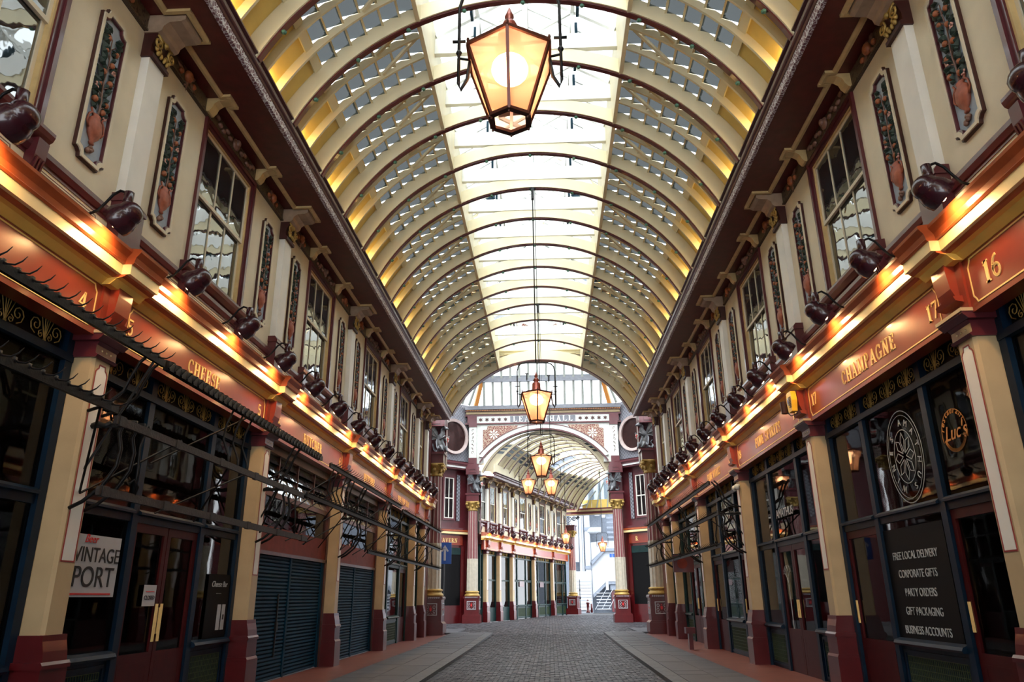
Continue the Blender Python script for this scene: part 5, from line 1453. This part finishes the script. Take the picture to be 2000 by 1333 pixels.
# right side lettering: local y runs towards the camera
p = wall_item('window_poster', 'dark window panel lettered FREE LOCAL DELIVERY and four more services', 'poster', 1, 11.0, 1.65, RC+.004)
MB().box(0, .004, -.92, .92, -.65, .85).obj('sheet', 'black', p)
for i, t in enumerate(('FREE LOCAL DELIVERY', 'CORPORATE GIFTS', 'PARTY ORDERS', 'GIFT PACKAGING', 'BUSINESS ACCOUNTS')):
    put(text_mesh(t, .155, 'etch', sx=.85), 'lettering', p, (.008, .0, .46-.25*i))
p = wall_item('glass_lettering', 'etched round emblem with ring of capitals on the CHAMPAGNE window', 'window lettering', 1, 10.75, 3.45, RC+.004)
mb = MB()
for r, w_ in ((.62, .012), (.56, .006), (.36, .010)):
    line_loop(mb, [(r*.85*cos(2*pi*k/40), r*1.05*sin(2*pi*k/40)) for k in range(40)], w_, 0, .003)
for k in range(8):
    q = k*pi/4; line_loop(mb, [(.05*cos(q), .06*sin(q)), (.2*cos(q-.3), .24*sin(q-.3)), (.28*cos(q), .34*sin(q)), (.2*cos(q+.3), .24*sin(q+.3))], .010, 0, .003)
mb.obj('emblem', 'etch', p)
for k, ch in enumerate('AMATHUS WINES '):
    q = pi/2-2*pi*k/14
    if ch != ' ':
        o = put(text_mesh(ch, .13, 'etch'), 'lettering', p, (.0, .40*cos(q), .48*sin(q))); o.rotation_euler = (q-pi/2, 0, 0)
p = wall_item('restaurant_lettering', 'orange round restaurant lettering on the window nearest the camera', 'window lettering', 1, 9.36, 3.5, RC+.004); p.scale = (1, .82, .82)
for k, ch in enumerate('restaurant'):
    q = rad(165-15*k); o = put(text_mesh(ch, .15, 'orange_and_glow', shear=.2), 'lettering', p, (0, .34*cos(q), .34*sin(q))); o.rotation_euler = (q-pi/2, 0, 0)
put(text_mesh("Luc's", .32, 'orange_and_glow', shear=.35), 'lettering', p, (0, .02, 0))
mb = MB(); line_loop(mb, [(.36*cos(rad(a)), .36*sin(rad(a))) for a in range(-20, 200, 12)], .008, 0, .003, closed=False); line_loop(mb, [(.30*cos(rad(a)), .27*sin(rad(a))) for a in range(200, 341, 10)], .05, 0, .003, closed=False); mb.obj('swash', 'orange_and_glow', p)
p = wall_item('glass_lettering', 'small white AMATHUS lettering on the window under FINE SPIRITS', 'window lettering', 1, 16.6, 3.28, RC+.004)
put(text_mesh('AMATHUS', .26, 'white'), 'lettering', p, (0, 0, 0))
p = wall_item('tree_decal', 'pale bare tree drawn on the red double door under FINE SPIRITS', 'window lettering', 1, 16.9, 1.6, RC+.004)
mb = MB(); R_ = random.Random(3)
def twig(mb, p0, a, L, w_, d):
    p1 = (p0[0]+L*cos(a), p0[1]+L*sin(a)); line_loop(mb, [p0, p1], w_, 0, .003, closed=False)
    if d:
        for k in (-1, 1): twig(mb, p1, a+k*R_.uniform(.25, .55), L*.68, w_*.62, d-1)
line_loop(mb, [(0, -.68), (.01, .0)], .05, 0, .003, closed=False); twig(mb, (.01, 0), pi/2, .22, .03, 5); mb.obj('tree', 'etch', p)
p = wall_item('alarm_box', 'yellow alarm box on the red bracket left of CHAMPAGNE', 'alarm box', 1, 13.62, 5.0, .28)
MB().prism([(-.12, .17), (.12, .17), (.15, .0), (.10, -.2), (-.10, -.2), (-.15, 0)], 0, .1, 'x').obj('case', 'yellow_box', p)
for i in range(7): MB().box(.1, .108, .0, .1, -.12+i*.03, -.105+i*.03).obj('grille_slot', 'ink', p)
MB().box(.1, .106, -.09, -.01, -.06, .08).obj('badge', 'white', p); MB().box(.106, .109, -.075, -.025, -.03, .04).obj('badge_mark', 'blue_sign', p)
p = wall_item('security_camera', 'dark cylindrical floodlight beside the yellow alarm box', 'floodlight', 1, 14.0, 4.98, .3)
MB().lathe([(.0, -.12), (.075, -.12), (.08, .10), (.0, .11)], (.05, 0, 0), 12).obj('housing', 'maroon_dark', p, smooth=False); MB().box(-.15, .02, -.03, .03, -.05, .05).tube([(.03, .05, -.12), (.0, .15, -.2), (-.05, .4, -.2)], .01, 5).obj('cable_arm', 'iron', p)
p = wall_item('dome_camera', 'pair of small white globe cameras on the second right post', 'camera', 1, 19.0, 4.15, .2)
for y in (-.1, .12): MB().ball((0, y, 0), .075).obj('globe', 'grey_pale', p, smooth=True)
MB().box(-.08, 0, -.12, .14, .02, .07).obj('mount', 'grey_pale', p)
p = wall_item('hanging_sign', 'dark red projecting sign board on the right beyond FINE WINES', 'sign', 1, 26.0, 2.6, .5)
MB().box(-.38, .3, -.03, .03, -.28, .28).obj('board', 'base_red', p); MB().lathe([(.17, -.034), (.17, .034)], (0, 0, 0), 16, ax='y').obj('roundel', 'band_red', p); MB().tube([(-.4, 0, .3), (.3, 0, .3)], .015, 5).obj('arm', 'iron', p)
p = wall_item('litter_post', 'small dark red post at the foot of the third right shop post', 'bollard', 1, 24.1, .07, .75)
MB().box(-.06, .06, -.1, .1, 0, .55).box(-.14, .14, -.16, .16, .45, .62).obj('post', 'base_red', p)
p = thing('direction_sign', 'blue traffic sign with a white upward arrow beyond the near left column', 'sign', (-5.05, 38.6, 3.72), rad(-90))
MB().box(0, .03, -.33, .33, -.52, .52).obj('plate', 'blue_sign', p); MB().box(.03, .036, -.055, .055, -.36, .2).prism([(-.2, .1), (0, .40), (.2, .1), (.13, .06), (0, .24), (-.13, .06)], .03, .036, 'x').obj('arrow', 'white', p)
MB().tube([(-.02, 0, -3.7), (-.02, 0, .5)], .03, 6).obj('pole', 'iron', p)
for j, u in enumerate((8.9, 14.0)):
    pl = PF(u); g = thing('notice_board', 'plain dark red board hung in the %s shop window of the far row' % ('fourth' if j == 0 else 'fifth'), 'notice', (pl['loc'][0], pl['loc'][1], 2.45), pl['rz'], scale=pl['scale'])
    MB().box(RC+.03, RC+.05, -.5, .5, -.2, .2).obj('board', 'red_ink' if False else 'base_red', g)
# interiors: a few dim furnishings and lights behind the glass
for sd, y, z in ((-1, 12.6, 2.2), (1, 16.4, 2.3), (-1, 27.5, 2.2), (1, 22, 2.3)):
    light('POINT', 'shop_interior_light', (sd*6.4, y, z), 3, (1, .7, .4), size=.15)
for j, (sd, y) in enumerate(((-1, 9.3), (-1, 12.7), (1, 10.4), (1, 12.9), (1, 17.8), (-1, 27.6))):
    g = thing('display_shelf', 'dim wooden shelves seen through the %s shop window' % ['first left', 'second left', 'CHAMPAGNE', 'far CHAMPAGNE', 'FINE SPIRITS', 'PEN SHOP'][j], 'shelf', (sd*6.6, y, 0), 0 if sd < 0 else pi)
    for z in (.7, 1.15, 1.6, 2.05, 2.5): MB().box(-.2, .2, -.5, .5, z, z+.03).obj('shelf_board', 'wood_int', g)
    MB().box(-.22, -.2, -.5, .5, 0, 2.6).obj('back', 'wood_int', g)
    m = MB()
    for z in (.73, 1.18, 1.63, 2.08):
        for k in range(8): m.lathe([(.035, z), (.035, z+.2), (.012, z+.26), (.012, z+.33)], (.05, -.42+k*.12, 0), 8)
    m.obj('bottles', 'teal', g, kind='stuff')
# end of script
for o in list(S.objects):
    if o.type == 'MESH' and o.name.startswith('near_shop_wall'): o.parent = None
